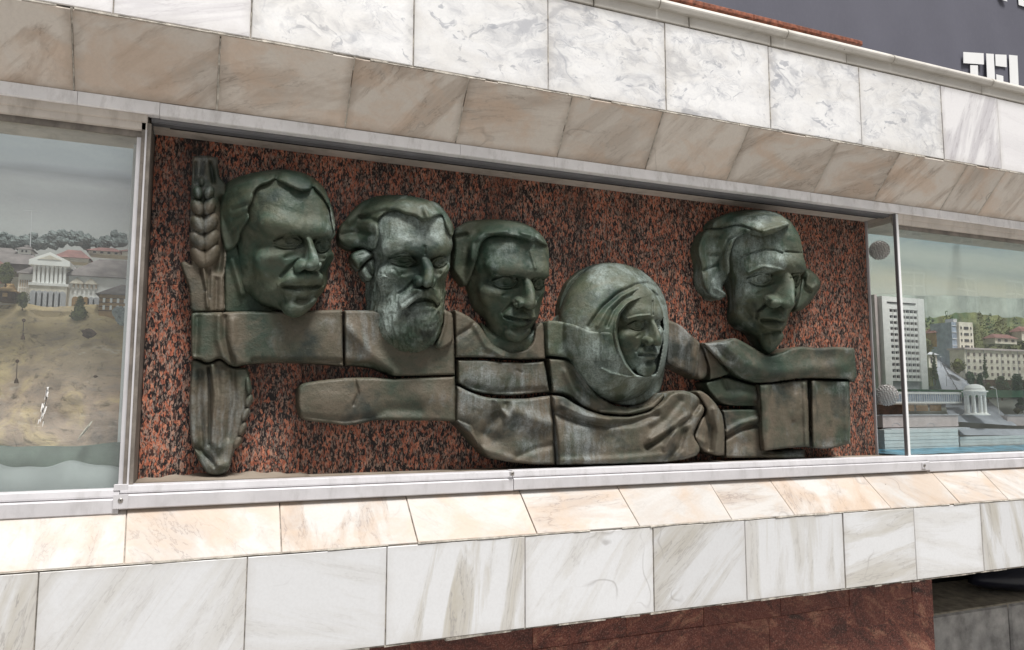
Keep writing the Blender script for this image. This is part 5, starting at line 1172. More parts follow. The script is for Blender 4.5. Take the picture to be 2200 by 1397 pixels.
for i in range(5):
    cx_ = xb+.02+(xc-xb-.02)*(i+.5)/5; w_ = .013; pts = [(cx_-w_, zf-.085), (cx_+w_, zf-.085), (cx_+w_, zfl-.045)]+[(cx_+w_*math.cos(a), zfl-.045+w_*math.sin(a)) for a in (.8, 1.57, 2.3)]+[(cx_-w_, zfl-.045)]
    MB().prismy(pts, YM+.026, YM+.0295).build('arch', M_MTAN if i < 3 else M_MGREY, ms)
grid_windows(ms, xb+.012, xc-.005, zfl+.002, zr-.03, YM+.03, 6, 1, .36, .75, M_MTAN, M_MWHITE)
grid_windows(ms, x0+.004, xa-.004, zfl-.01, zw-.02, YM+.03, 6, 1, .4, .7, M_MTAN, M_MWHITE)
for k in (.28, .72): MB().prismy([(xb+(xc-xb)*k-.03, zr-.035), (xb+(xc-xb)*k+.03, zr-.035), (xb+(xc-xb)*k, zr-.008)], YM+.018, YM+.0295).build('window_gable', M_MCREAM, ms)
MB().add([(xb-.02, YM+.01, zr), (xc+.24, YM+.01, zr), (xc+.24, YM+.27, zr), (xb-.02, YM+.27, zr), (xb+.10, YM+.14, zr+.10), (xc+.12, YM+.14, zr+.10)], [(0,1,5,4),(2,3,4,5),(1,2,5),(3,0,4),(3,2,1,0)]).build('roof', M_MROOF, ms)
MB().add([(x0-.01, YM+.01, zw), (xa, YM+.01, zw), (xa, YM+.27, zw), (x0-.01, YM+.27, zw), (x0+.08, YM+.14, zw+.08), (xa, YM+.14, zw+.08)], [(0,1,5,4),(2,3,4,5),(1,2,5),(3,0,4),(3,2,1,0)]).build('roof', M_MROOF, ms)
# timber house to the right and log hut to the left
YT = 3.60; a, c = rp(212, 668, YT), rp(330, 668, YT); ze = rp(212, 632, YT).z; zr_ = rp(240, 604, YT).z
th = empty('model_timber_house', (a.x, YT, a.z), 'tan two-storey timber model house with dark hipped roof, right of the mansion', 'model building')
MB().box(a.x, c.x, YT, YT+.2, a.z-.03, ze).build('wall', M_MTAN, th)
MB().add([(a.x-.015, YT-.015, ze), (c.x, YT-.015, ze), (c.x, YT+.21, ze), (a.x-.015, YT+.21, ze), (a.x+.07, YT+.1, zr_), (c.x, YT+.1, zr_)], [(0,1,5,4),(2,3,4,5),(3,0,4),(3,2,1,0)]).build('roof', M_MROOF, th)
grid_windows(th, a.x+.005, c.x-.02, a.z, ze-.01, YT, 7, 2, .34, .62, M_MWHITE)
for k in range(4): MB().box(a.x-.002, c.x, YT-.0025, YT-.0005, a.z+k*(ze-a.z)/4, a.z+k*(ze-a.z)/4+.003).build('timber_band', M_MBROWN, th)
hu = model_house(-10, 30, 644, 625, 604, 3.62, M_MBROWN, M_MTAN, 'small dark log hut with orange hipped roof at the left edge of the left model', nw=1, dep=.12, win=M_MTAN, group=None)
# hillside
vs_, fs_ = [], []; nx, nz = 70, 44
for j in range(nz+1):
    v = j/nz; py = 655+v*305; Y = 3.66-.42*v-.10*math.sin(v*math.pi)
    for i in range(nx+1):
        px = -330+i*(640/nx); w_ = noise3(np.array([[px*.02, py*.02, 3.3]]), 5)[0]; w2 = noise3(np.array([[px*.06, py*.06, 1.3]]), 9)[0]
        vs_.append(tuple(rp(px, py+6*w_*(1-v), Y+.035*w_+.012*w2)))
fs_ = [(j*(nx+1)+i, (j+1)*(nx+1)+i, (j+1)*(nx+1)+i+1, j*(nx+1)+i+1) for j in range(nz) for i in range(nx)]
tag(mesh('model_hillside', vs_, fs_, M_HILL, None, True), 'bare yellow-brown modelled river bank below the mansion', 'terrain')
MB_ = MB().box(-2.2, -.25, 3.62, 4.29, rp(60, 662, 3.64).z-.06, rp(60, 662, 3.64).z-.01).build('model_table', M_HILL); tag(MB_, 'flat brown plateau under the small houses of the left model', 'terrain')
# water: green band and pale wavy front step
def wavy(name, py_t, py_b, Y, mat, amp, wl_, label, dy=.05):
    n = 80; vs_ = []
    for i in range(n+1):
        px = -330+i*(612/n); t_ = rp(px, py_t+amp*math.sin(px/wl_)+amp*.4*math.sin(px/wl_*2.3+1), Y); b0 = rp(px, py_b, Y)
        vs_ += [(t_.x, Y+dy, t_.z+.004), (t_.x, Y, t_.z), (t_.x, Y, b0.z-.02)]
    tag(mesh(name, vs_, [f for i in range(n) for f in ((3*i, 3*i+1, 3*i+4, 3*i+3), (3*i+1, 3*i+2, 3*i+5, 3*i+4))], mat, None, True), label, 'model water')
wavy('model_river', 958, 1010, 3.20, M_MGREENW, 4, 60, 'murky green river band at the foot of the modelled bank', .06)
wavy('model_wave', 1004, 1070, 3.12, M_MSTEP, 7, 33, 'pale blue-green wavy front board below the river band', .07)
for px, py, h_, mat, lab in [(48, 662, .065, M_MOLIVE, 'round olive bush before the left wing of the mansion'), (170, 688, .10, M_MOLIVE, 'dark green fir bush before the arcade of the mansion'), (12, 612, .09, M_MOLIVE, 'small olive tree beside the log hut of the left model')]:
    b0 = rp(px, py, 3.58); blob_tree('model_bush', None, b0, h_*1.0, h_*.40, mat, 260, label=lab, cat='model tree', conical=(px == 170))
for px, py, lab in [(262, 700, 'larger round grey-blue wire bush at the right of the left model'), (284, 702, 'smaller grey-blue wire bush at the very edge of the left model')]:
    b0 = rp(px, py, 3.50); mb = MB(); b0 = b0+Vector((0, 0, .04))
    for k in range(9): lump(mb, (b0.x+random.uniform(-.018, .018), b0.y+random.uniform(-.015, .015), b0.z+random.uniform(-.02, .02)), random.uniform(.018, .028), k+px)
    tag(mb.build('model_bush', M_MGREYB, None, fix=False), lab, 'model tree')
for px, py, py2, lab in [(49, 728, 690, 'upper thin dark street lamp on the modelled slope'), (35, 822, 778, 'lower thin dark street lamp on the modelled slope')]:
    b0 = rp(px, py, 3.30); l = empty('model_lamp', b0, lab, 'model lamp'); t0 = rp(px+2, py2, 3.30)
    MB().tube(b0, t0, .0018, .0012, 5).build('pole', M_MBROWN, l); MB().lathe((t0.x, t0.y, t0.z-.004), [(.002, 0), (.006, .004), (.006, .010), (.002, .014)], 8).build('lantern', M_MBROWN, l)
    MB().lathe((b0.x, b0.y, b0.z-.003), [(.008, 0), (.006, .012), (.002, .02)], 8).build('base', M_MBROWN, l)
def rock(px, py, Y, s_, lab, stretch=(1, .5, .7), ang=0.0, mat=M_MBROWN):
    c = rp(px, py, Y); vs_, fs_ = [], []
    for i in range(7):
        for j in range(10):
            a = math.pi*i/6; bq = 2*math.pi*j/10; r_ = s_*(1+.3*noise3(np.array([[i*1.3, j*1.1, px]]), 3)[0])
            x_, z_ = r_*math.sin(a)*math.cos(bq)*stretch[0], r_*math.cos(a)*stretch[2]
            vs_.append((c.x+x_*math.cos(ang)-z_*math.sin(ang), c.y+r_*math.sin(a)*math.sin(bq)*stretch[1], c.z+x_*math.sin(ang)+z_*math.cos(ang)))
    for i in range(6):
        for j in range(10): fs_.append((i*10+j, i*10+(j+1) % 10, (i+1)*10+(j+1) % 10, (i+1)*10+j))
    tag(mesh('model_rock', vs_, fs_, mat), lab, 'model rock')
rock(190, 717, 3.40, .026, 'dark brown rock patch on the upper right of the modelled slope')
rock(183, 925, 3.16, .035, 'thin fallen log lying on the lower modelled bank', (1, .3, .12), 1.0, M_MCREAM)
rock(205, 809, 3.28, .007, 'single tiny dark pebble on the middle of the modelled slope')
# bird droppings run on the glass
sp_ = MB()
for i in range(26):
    t_ = random.random(); px = 102-t_*14+random.uniform(-6, 6)*(t_+.3); py = 832+t_*75+random.uniform(-4, 4); Lq = random.uniform(5, 26)*(1-t_*.6); w_ = random.uniform(.7, 2.2)*(1-t_*.5)
    a, b0 = rp(px+w_, py, YA+.0275), rp(px-Lq*.16, py+Lq, YA+.0275)
    sp_.add([(a.x-w_*.0012, YA+.0272, a.z), (a.x+w_*.0016, YA+.0272, a.z), (b0.x+.0006, YA+.0272, b0.z), (b0.x-.0004, YA+.0272, b0.z), (a.x-w_*.0012, YA+.0279, a.z), (a.x+w_*.0016, YA+.0279, a.z), (b0.x+.0006, YA+.0279, b0.z), (b0.x-.0004, YA+.0279, b0.z)], [(0,1,2,3),(7,6,5,4),(0,4,5,1),(1,5,6,2),(2,6,7,3),(3,7,4,0)])
tag(sp_.build('bird_dropping', M_MWHITE), 'white streaky splash on the left glass pane above the bank', 'stain')

# ---- right model: tower, slab block, rotunda, embankment
YR = 4.40
m_ = sky_paint('painted_blue_sky', rp(2000, 640, YR).z, rp(2000, 480, YR).z, [(0, (.56, .57, .50)), (.22, (.52, .52, .43)), (.40, (.36, .41, .39)), (.55, (.44, .48, .44)), (.72, (.33, .40, .41)), (.86, (.20, .33, .41)), (1, (.15, .28, .38))], -.35, .5, (.50, .54, .50))
tag(MB().box(3.60, XR, YR, YR+.02, -.4, 1.49).build('sky_backdrop', m_), 'painted blue-green sky board at the back of the right window', 'backdrop')
M_MHILLS = simple('painted_hills', (.27, .30, .265), .9, 0, .25, 4, .2)
M_MAUT = simple('painted_autumn_wood', (.13, .14, .055), .9, 0, .5, 9, .5, dirt=((.05, .11, .05), .9), dscale=5)
def ridge(py0, amp, Y, mat, name, label, seed, pyb=800):
    n = 160; vs_ = []
    for i in range(n+1):
        px = 1780+i*(1300/n); h_ = noise3(np.array([[px*.012, seed, .5]]), seed)[0]+.35*noise3(np.array([[px*.09, seed, .5]]), seed+1)[0]
        t_ = rp(px, py0-amp*h_+(px-1950)*.02, Y); b0 = rp(px, pyb, Y)
        if t_.x < 3.62: t_.x = 3.62; b0.x = 3.62
        vs_ += [(t_.x, Y+.02, t_.z), (t_.x, Y, t_.z-.004), (t_.x, Y, b0.z)]
    tag(mesh(name, vs_, [f for i in range(n) for f in ((3*i, 3*i+1, 3*i+4, 3*i+3), (3*i+1, 3*i+2, 3*i+5, 3*i+4))], mat, None, True), label, 'backdrop')
ridge(634, 4, 4.37, M_MHILLS, 'painted_ridge', 'faint grey-green hill line against the painted sky of the right window', 3)
ridge(678, 12, 4.33, M_MAUT, 'painted_wood', 'autumn-coloured painted wood behind the model towers', 7, 830)
tg = 'model trees behind the glass on the right'
zg = rp(2100, 800, 3.9).z-.02
MB_ = tag(MB().box(3.62, XR, 3.55, 4.33, rp(2000, 838, 3.7).z-.05, rp(2000, 838, 3.7).z).build('model_ground', M_MLAWN), 'dark green ground board of the right model town', 'terrain')
zgr = rp(2000, 838, 3.7).z
# tall tower
YT2 = 3.74
def twr(px0, px1, py1, pyT, Y, dep, name, label):
    a, c = rp(px0, py1, Y), rp(px1, py1, Y); zt2 = rp((px0+px1)/2, pyT, Y).z; return a.x, c.x, a.z, zt2
xa_, xb_, zb2, zt2 = twr(1904, 1995, 830, 640, YT2, .25, '', '')
tw = empty('model_tower', (xa_, YT2, zgr), 'tall white model office tower with a grid of small windows', 'model building')
wf_ = xa_+(xb_-xa_)*.16; we_ = xa_+(xb_-xa_)*.84
MB().box(xa_, wf_, YT2, YT2+.22, zgr, zt2).build('side_fin', M_MWHITE, tw); MB().box(we_, xb_, YT2, YT2+.22, zgr, zt2).build('side_fin', M_MWHITE, tw)
MB().box(wf_+.0005, we_-.0005, YT2+.001, YT2+.22, zt2-.085, zt2-.0005).build('top_band', M_MWHITE, tw)
MB().box(wf_+.0005, we_-.0005, YT2+.018, YT2+.2, zgr, zt2-.0855).build('facade', M_MGREY, tw)
MB().box(wf_-.02, we_-.02, YT2-.003, YT2-.0005, zt2-.045, zt2-.037).build('slot', M_MDARK, tw)
MB().box(xa_-.035, xa_-.012, YT2+.03, YT2+.26, zgr, zt2+.012).build('rear_slab', M_MPINK, tw)
MB().box(xa_-.0115, xa_-.0005, YT2+.06, YT2+.2, zgr, zt2-.04).build('recess', M_MROOF, tw)
nf = 12
for j in range(nf):
    z_ = zgr+.06+(zt2-.0855-zgr-.06)*j/nf; hh = (zt2-.0855-zgr-.06)/nf
    MB().box(wf_+.001, we_-.001, YT2+.006, YT2+.0175, z_, z_+hh*.50).build('spandrel', M_MWHITE, tw)
grid_windows(tw, wf_+.002, we_-.002, zgr+.06, zt2-.0855, YT2+.018, 7, nf, .50, .0, M_MDARK) if False else None
base = parent_origin(tw); hh = (zt2-.0855-zgr-.06)/nf; cw_ = (we_-wf_)/7; wm = None
for j in range(nf):
    for i in range(7):
        if wm is None: o = MB().box(-cw_*.27, cw_*.27, -.004, 0, 0, hh*.36).build('window', M_MDARK, tw); wm = o.data
        else: o = bpy.data.objects.new('window', wm); COL.objects.link(o); o.parent = tw
        o.location = Vector((wf_+cw_*(i+.5), YT2+.0175, zgr+.06+hh*j+hh*.52))-base
for i in range(8): MB().box(wf_+cw_*i-.0025+(.003 if i == 0 else 0)-(.003 if i == 7 else 0), wf_+cw_*i+.0025+(.003 if i == 0 else 0)-(.003 if i == 7 else 0), YT2+.003, YT2+.0055, zgr+.06, zt2-.086).build('pilaster', M_MWHITE, tw)
# podium
xp0, xp1 = rp(1930, 850, 3.52).x, rp(2066, 850, 3.50).x; zp1 = rp(2000, 843, 3.5).z; zp0 = rp(2000, 867, 3.5).z
pd = empty('model_podium', (xp0, 3.5, zp0), 'white model podium with a ribbon of windows in front of the tower', 'model building')
MB().box(xp0-.12, xp1, 3.50, 3.72, zp1-.012, zp1).build('roof_slab', M_MWHITE, pd); MB().box(xp0-.12, xp1-.01, 3.51, 3.71, zp1, zp1+.003).build('roof_deck', M_MGREY, pd)
MB().box(xp0-.12, xp1-.004, 3.508, 3.70, zp0+.012, zp1-.0125).build('window_band', M_MBLUEG, pd); MB().box(xp0-.12, xp1, 3.50, 3.71, zp0, zp0+.0118).build('lower_slab', M_MWHITE, pd)
for k in range(34): MB().box(xp0-.115+k*.0205, xp0-.113+k*.0205, 3.5045, 3.5075, zp0+.0122, zp1-.0122).build('window_bar', M_MWHITE, pd)
MB().box(xp0-.12, xp1-.14, 3.54, 3.70, zgr-.10, zp0-.0005).build('ground_floor', M_MCREAM, pd)
for k in range(3): MB().box(xp0+.05+k*.125, xp0+.155+k*.125, 3.535, 3.5395, zp0-.05, zp0-.012).build('window', M_MTAN, pd)
MB().box(xp1-.13, xp1-.06, 3.52, 3.66, zgr-.12, zp0-.001).build('stair_block', M_MGREY, pd)
# second tower
YS = 3.95; xa_, xb_, zb2, zt2 = twr(2066, 2096, 800, 693, YS, .2, '', '')
t2_ = empty('model_tower', (xa_, YS, zgr), 'shorter white model tower with a blue glazed left flank', 'model building')
MB().box(xa_, xb_, YS, YS+.2, zgr, zt2).build('wall', M_MCREAM, t2_); MB().box(xa_-.055, xa_-.0005, YS+.02, YS+.2, zgr, zt2-.002).build('glazed_side', M_MBLUEG, t2_)
for k in range(9): MB().box(xa_-.055, xa_-.001, YS+.016, YS+.0195, zt2-.03-k*.05, zt2-.027-k*.05).build('mullion', M_MWHITE, t2_)
for k in range(9):
    for (u0, u1) in ((.10, .18), (.34, .66), (.80, .88)): MB().box(xa_+(xb_-xa_)*u0, xa_+(xb_-xa_)*u1, YS-.003, YS-.0002, zt2-.055-k*.048, zt2-.035-k*.048).build('window', M_MDARK, t2_)
MB().box(xa_+.01, xa_+.05, YS+.05, YS+.12, zt2, zt2+.03).build('roof_hut', M_MGREY, t2_)
# long block
YLb = 3.86; a, c = rp(2075, 812, YLb), rp(2330, 822, YLb); zr_ = rp(2100, 752, YLb).z
lb = empty('model_long_block', (a.x, YLb, a.z), 'long low cream model apartment block with many small windows', 'model building')
MB().box(a.x, c.x, YLb, YLb+.12, a.z-.01, zr_).build('wall', M_MCREAM, lb)
MB().box(a.x-.012, c.x, YLb-.012, YLb+.13, zr_+.0005, zr_+.014).build('roof', M_MPINK, lb)
MB().box(a.x, c.x, YLb+.002, YLb+.10, a.z-.06, a.z-.0105).build('base_floor', M_MBROWN, lb)
grid_windows(lb, a.x+.01, c.x, a.z+.005, zr_-.01, YLb, 22, 4, .34, .46, M_MROOF, None, d=.003)
for k in range(5): MB().box(a.x+.02+k*.19, a.x+.022+k*.19, YLb-.003, YLb-.0002, a.z, zr_).build('pipe', M_MGREY, lb)
# rotunda
YRo = 3.42; c0 = rp(2097, 892, YRo); s_ = .066
ro = empty('model_rotunda', c0, 'small white domed model rotunda on slim columns', 'model building')
MB().lathe(c0, [(s_*1.25, 0), (s_*1.25, .006), (s_*1.08, .007), (s_*1.08, .014)], 28).build('base', M_MWHITE, ro)
hcol = rp(2097, 849, YRo).z-c0.z
for k in range(9):
    a_ = 2*math.pi*k/9+.2; MB().lathe((c0.x+s_*.86*math.cos(a_), c0.y+s_*.86*math.sin(a_), c0.z+.0145), [(.010, 0), (.0085, .006), (.0075, hcol-.02), (.0105, hcol-.0150)], 10).build('column', M_MWHITE, ro)
MB().lathe((c0.x, c0.y, c0.z+hcol), [(s_*1.0, 0), (s_*1.0, .018), (s_*1.16, .020), (s_*1.16, .027), (s_*.98, .028), (s_*.92, .036)], 28).build('entablature', M_MWHITE, ro)
MB().lathe((c0.x, c0.y, c0.z+hcol+.0365), [(s_*.92*math.cos(k*.26), s_*.55*math.sin(k*.26)) for k in range(6)], 28).build('dome', M_MWHITE, ro, True)
# road, quay, walls and water
def quad(name, pts, mat, label, cat='model ground', par=None):
    o = mesh(name, pts, [(0,1,2,3)], mat, par)
    return tag(o, label, cat) if par is None else o
e_ = .004
rd = MB()
quad('model_road', [rp(2040, 905, 3.42), rp(2185, 915, 3.40), rp(2020, 765, 4.15), rp(2005, 765, 4.15)], M_MROAD, 'grey model avenue running back between towers and long block')
n_ = [rp(2024, 780, 4.05), rp(2075, 868, 3.55)]; fe = empty('model_railing', n_[0], 'thin dark railing along the model avenue', 'model railing')
MB().tube(n_[0], n_[1], .0022, .0022, 4).build('rail', M_MDARK, fe)
for k in range(9): p_ = n_[0].lerp(n_[1], k/8); MB().tube(p_, p_-Vector((0, 0, .018)), .0015, .0015, 4).build('post', M_MDARK, fe)
qy = empty('model_quay', rp(1950, 900, 3.4), 'pinkish model terrace wall with two arches above the pale embankment', 'model wall')
YQ = 3.38; a, c = rp(1897, 915, YQ), rp(2058, 892, YQ)
MB().box(a.x, c.x, YQ, YQ+.2, rp(1950, 918, YQ).z, rp(1950, 893, YQ).z).build('terrace_wall', M_MPINK, qy)
MB().box(a.x-.006, c.x+.004, YQ-.006, YQ+.02, rp(1950, 893, YQ).z+.0005, rp(1950, 893, YQ).z+.006).build('parapet', M_MGREY, qy)
for k, px in enumerate((1925, 2000)):
    cc = rp(px, 915, YQ); MB().prismy([(cc.x+.035*math.cos(t_), cc.z-.004+.022*math.sin(t_)) for t_ in np.linspace(0, math.pi, 9)]+[(cc.x-.033, cc.z-.004)]+[(cc.x+.033*math.cos(t_), cc.z-.004+.020*math.sin(t_)) for t_ in np.linspace(math.pi, 0, 9)], YQ-.002, YQ-.0003).build('arch', M_MGREY, qy)
MB().box(a.x-.012, c.x+.010, YQ-.07, YQ-.001, rp(1950, 921, YQ-.07).z-.012, rp(1950, 921, YQ-.07).z).build('walkway', M_MGREY, qy)
em = empty('model_embankment', rp(1960, 970, 3.3), 'pale jointed stone embankment wall rising from the blue model water', 'model wall')
YE = 3.305; a, c = rp(1901, 960, YE), rp(2060, 960, YE); z0_, z1_ = rp(1980, 972, YE).z-.03, rp(1980, 922, YE).z
nrow = 8
for k in range(nrow): MB().box(a.x, c.x, YE-.0015*(k % 2), YE+.05, z0_+(z1_-z0_)*k/nrow, z0_+(z1_-z0_)*(k+1)/nrow-.0012).build('stone_course', M_MSTONE, em)
YE2 = 3.34; a2, c2 = rp(2063, 960, YE2), rp(2420, 960, YE2); z1b = rp(2120, 937, YE2).z
for k in range(6): MB().box(a2.x, c2.x, YE2-.0015*(k % 2), YE2+.05, z0_+(z1b-z0_)*k/6, z0_+(z1b-z0_)*(k+1)/6-.0012).build('stone_course', M_MSTONE, em)
sl = [rp(2058, 920, 3.40), rp(2400, 925, 3.42), rp(2400, 937, 3.345), rp(2063, 935, 3.345)]
quad('model_slipway', sl, M_MROAD, 'grey sloping model ramp above the right part of the embankment')
YP = 3.44; a, c = rp(2165, 912, YP), rp(2420, 912, YP)
pq = empty('model_quay', (a.x, YP, a.z), 'second pinkish model terrace wall right of the rotunda', 'model wall'); MB().box(a.x, c.x, YP, YP+.06, rp(2180, 915, YP).z, rp(2180, 893, YP).z).build('terrace_wall', M_MPINK, pq)
MB().box(a.x-.004, c.x, YP-.006, YP+.02, rp(2180, 893, YP).z+.0005, rp(2180, 893, YP).z+.006).build('parapet', M_MGREY, pq)
n = 60; vs_ = []
for j in range(7):
    for i in range(n+1):
        x = 3.60+i*(XR-3.6)/n; y = 3.05+j*.045; vs_.append((x, y, ZD+.004+.004*noise3(np.array([[x*14, y*14, .3]]), 2)[0]+(.012*max(0, (j-4)/2))))
tag(mesh('model_water', vs_, [(j*(n+1)+i, j*(n+1)+i+1, (j+1)*(n+1)+i+1, (j+1)*(n+1)+i) for j in range(6) for i in range(n)], M_MWATER, None, True), 'rippled deep blue model water along the foot of the right window', 'model water')
tag(MB().box(3.64, xp0+.1, YQ+.2, 3.9, zgr-.3, zgr-.02).build('model_bank', M_MBROWN), 'dark brown unfinished end of the right model beside the pane', 'terrain')
# trees
for px, py, h_, r_, mat, con, lab in [
    (2009, 825, .21, .030, M_MGREEN, 1, 'dark cypress-like model tree right of the office tower'), (2118, 820, .20, .026, M_MGREEN, 1, 'slim tall model poplar before the long block'),
    (2085, 827, .09, .035, M_MGREEN, 0, 'round dark model tree left of the poplar'), (2106, 833, .10, .03, M_MGREEN, 0, 'small model tree just behind the rotunda dome'),
    (2153, 858, .16, .055, M_MGREEN, 0, 'big round brown-green model tree right of the rotunda'), (2188, 850, .15, .05, M_MGREEN, 0, 'dark round model tree near the right edge of the photo'),
    (2124, 862, .13, .034, M_MOLIVE, 0, 'yellow-green model shrub column beside the rotunda'), (2060, 800, .09, .05, M_MOLIVE, 0, 'olive model shrub at the foot of the shorter tower'),
    (2196, 885, .10, .04, M_MGREEN, 0, 'low model tree at the lower right edge of the photo'), (2186, 888, .035, .025, M_MOLIVE, 0, 'tiny yellow-green model bush by the terrace'),
    (1990, 760, .10, .05, M_MOLIVE, 0, 'olive model tree half hidden by the tower edge')]:
    blob_tree('model_tree', None, rp(px, py, 3.62 if py > 815 else 3.85), h_, r_, mat, 300, label=lab, cat='model tree', conical=bool(con), group=tg)
tb = MB(); tb2 = MB(); rr = random.Random(5)
for i in range(30):
    px = 2000+i*11+rr.uniform(-5, 5); b0 = rp(px, 748+rr.uniform(-6, 10), 4.22); hh_ = rr.uniform(.14, .30); rd_ = rr.uniform(.045, .08); w_ = rr.choice((tb, tb2))
    for k in range(150):
        a_ = rr.uniform(0, 6.283); qq = rr.random()**.6; zz = rr.uniform(.05, 1); ra = rd_*qq*math.sqrt(max(.05, 1-(2*zz-1.0)**2)); c_ = Vector((b0.x+ra*math.cos(a_), b0.y+ra*math.sin(a_)*.4, b0.z+hh_*zz)); s2_ = rd_*rr.uniform(.10, .22)
        w_.add([c_+Vector((rr.uniform(-1, 1), rr.uniform(-1, 1), rr.uniform(-1, 1))).normalized()*s2_ for _ in range(4)], [(0,1,2),(0,3,1),(0,2,3),(1,3,2)])
for w_, m2_, lab in ((tb, M_MGREEN, 'dark green modelled woodland behind the model blocks'), (tb2, M_MOLIVE, 'olive and yellowish modelled woodland behind the model blocks')): tag(w_.build('model_wood', m2_, fix=False), lab, 'trees', kind='stuff')
hg = 'small houses among the trees of the right model'
model_house(2012, 2032, 745, 715, 700, 4.1, M_MTAN, M_MROOFR, 'narrow brown gabled model house between the two towers', nw=1, group=hg)
model_house(2138, 2185, 738, 726, 716, 4.12, M_MCREAM, M_MROOFR, 'cream model house with red roof above the long block', nw=3, group=hg)
model_house(2196, 2250, 732, 712, 700, 4.12, M_MCREAM, M_MROOFR, 'model house with red roof cut by the right photo edge', nw=3, group=hg)
model_house(1996, 2014, 790, 762, 752, 3.98, M_MCREAM, M_MGREY, 'small cream model house with green-grey roof behind the tower', nw=2, group=hg)
lp = empty('model_lamp', rp(2146, 888, 3.5), 'bent white model street lamp right of the rotunda', 'model lamp')
MB().tube(rp(2147, 888, 3.5), rp(2140, 836, 3.5), .0022, .0018, 6).tube(rp(2140, 836, 3.5), rp(2130, 832, 3.5), .0018, .0018, 6).build('pole', M_MWHITE, lp); MB().box(rp(2128,832,3.5).x, rp(2133,832,3.5).x, 3.495, 3.505, rp(2130,833,3.5).z, rp(2130,831,3.5).z).build('lamp_head', M_MWHITE, lp)
for px, lab in ((2034, 'thin model street lamp in the middle of the avenue'), (2022, 'second thin model street lamp further back on the avenue')):
    b0 = rp(px, 830 if px > 2030 else 790, 3.75); l = empty('model_lamp', b0, lab, 'model lamp'); MB().tube(b0, b0+Vector((0, 0, .075)), .0013, .001, 4).build('pole', M_MDARK, l)
    MB().box(b0.x-.009, b0.x+.009, b0.y-.002, b0.y+.002, b0.z+.0752, b0.z+.079).build('lamp_head', M_MWHITE, l)
# pressed-glass ceiling shades behind the side pane
def shade_mat():
    m, t, b = new_mat('pressed_glass'); g = N(t); v = g.vor(g.co((1, 1, 1), (0, .4, 0)), 95, rand=.15)
    c = g.ramp(v, [(.0, (.95, .92, .90)), (.35, (.75, .68, .66)), (.7, (.45, .39, .38))]); g.L(c, b.inputs['Base Color']); b.inputs['Roughness'].default_value = .15; b.inputs['Specular IOR Level'].default_value = .8
    g.bump(v, 1.0, .006, b); return m
M_SHADE = shade_mat()
for px, py, r_, Y, lab in ((1889, 538, .060, 3.40, 'upper knobbly pressed-glass lamp shade behind the side pane'), (1905, 849, .066, 3.36, 'lower knobbly pressed-glass lamp shade before the model town')):
    c0 = Vector(P(px, py, Y)); e = empty('lamp_shade', c0, lab, 'lamp shade'); mb = MB(); nn_ = 44
    prof = [(.25, .28), (.6, .24), (.85, .14), (1.0, 0), (.9, -.06), (.5, -.08)]; vs_ = []
    nv_ = (Vector((0, 0, 0))-c0).normalized(); nv_ = (nv_+Vector((-.3, -.2, -.25))).normalized(); u_ = nv_.cross(Vector((0, 0, 1))).normalized(); w_ = nv_.cross(u_)
    for rr_, h_ in prof:
        for k in range(nn_):
            a_ = 2*math.pi*k/nn_; q_ = r_*rr_*(1+.035*math.cos(22*a_)*(rr_ > .8)); vs_.append(c0+u_*q_*math.cos(a_)+w_*q_*math.sin(a_)+nv_*h_*r_)
    fs_ = [(i*nn_+k, i*nn_+(k+1) % nn_, (i+1)*nn_+(k+1) % nn_, (i+1)*nn_+k) for i in range(5) for k in range(nn_)]+[tuple(range(nn_)), tuple(range(5*nn_, 6*nn_))]
    mb.add(vs_, fs_); mb.build('shade', M_SHADE, e)
    kn = MB()
    for k in range(30):
        a_ = 2*math.pi*k/30; p_ = c0+u_*r_*math.cos(a_)+w_*r_*math.sin(a_); s2 = .0035
        kn.add([p_+Vector(v)*s2 for v in ((1,0,0),(-1,0,0),(0,1,0),(0,-1,0),(0,0,1),(0,0,-1))], [(0,2,4),(2,1,4),(1,3,4),(3,0,4),(2,0,5),(1,2,5),(3,1,5),(0,3,5)])
    kn.build('glass_bead', M_SHADE, e)
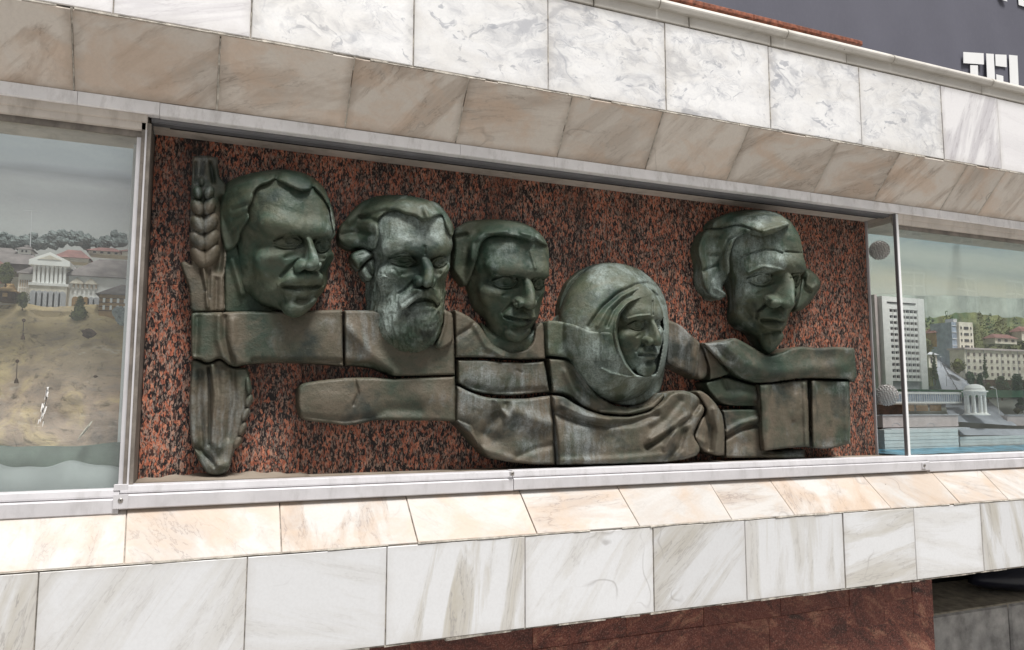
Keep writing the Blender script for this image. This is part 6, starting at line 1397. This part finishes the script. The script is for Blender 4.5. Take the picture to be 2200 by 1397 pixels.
# ================================================================= the house across the street (seen mirrored in the glass)
M_OCHRE = simple('ochre_plaster', (.50, .40, .24), .9, 0, .1, 2, .2)
M_WFRAME = simple('white_window_paint', (.75, .74, .70), .6, 0, .05, 3, 0)
M_DKGLASS = simple('dark_window_glass', (.05, .055, .06), .1, 0, .2, 1, 0, spec=.6)
M_ROOFR = simple('grey_roof_metal', (.22, .22, .23), .6, .1, .1, 2, 0)
ob = empty('street_house', (30, -17, -1.7), 'long ochre plastered house across the street, mirrored in the display glass', 'building')
YO = -17.0
wins = [(x, z) for z in (-.2, 3.6, 7.2) for x in np.arange(14.5, 56, 3.3)]
xs_ = sorted({x for x, z in wins}); ww, wh = 1.5, 2.1
mb = MB(); xe0, xe1 = 12.0, 60.0
zc = [-1.7]; 
for z in (-.2, 3.6, 7.2): mb.box(xe0, xe1, YO-.3, YO, zc[-1], z); zc.append(z+wh); last = xe0; [mb.box(a, b_, YO-.3, YO, z, z+wh) for a, b_ in zip([xe0]+[x+ww for x in xs_], xs_+[xe1])]
mb.box(xe0, xe1, YO-.3, YO, zc[-1], 11.0); mb.box(xe0, xe1, YO-9, YO-.3, -1.7, 10.9)
mb.build('wall', M_OCHRE, ob)
MB().box(xe0-.3, xe1+.3, YO-.3, YO+.35, 11.0, 11.35).build('cornice', M_WFRAME, ob)
MB().prism([(YO+.4, 11.35), (YO-4.6, 13.4), (YO-9.4, 11.35)], xe0-.3, xe1+.3).build('roof', M_ROOFR, ob)
fm = None
for x, z in wins:
    if fm is None:
        f = MB()
        for a, b_, c, d in [(0, .1, 0, wh), (ww-.1, ww, 0, wh), (.1, ww-.1, 0, .1), (.1, ww-.1, wh-.1, wh), (ww/2-.04, ww/2+.04, .1, wh-.1), (.1, ww-.1, 1.4, 1.46)]: f.box(a, b_, -.16, -.08, c, d)
        f.box(-.15, ww+.15, .002, .08, -.12, 0); fo = f.build('window', M_WFRAME, ob); fm = fo.data
        pn = MB().box(.05, ww-.05, -.14, -.12, .05, wh-.05).build('pane', M_DKGLASS, fo); pm = pn.data
    else:
        fo = bpy.data.objects.new('window', fm); COL.objects.link(fo); fo.parent = ob
        pn = bpy.data.objects.new('pane', pm); COL.objects.link(pn); pn.parent = fo
    fo.location = Vector((float(x), YO, z))-Vector(ob.location); pn.location = (0, 0, 0)
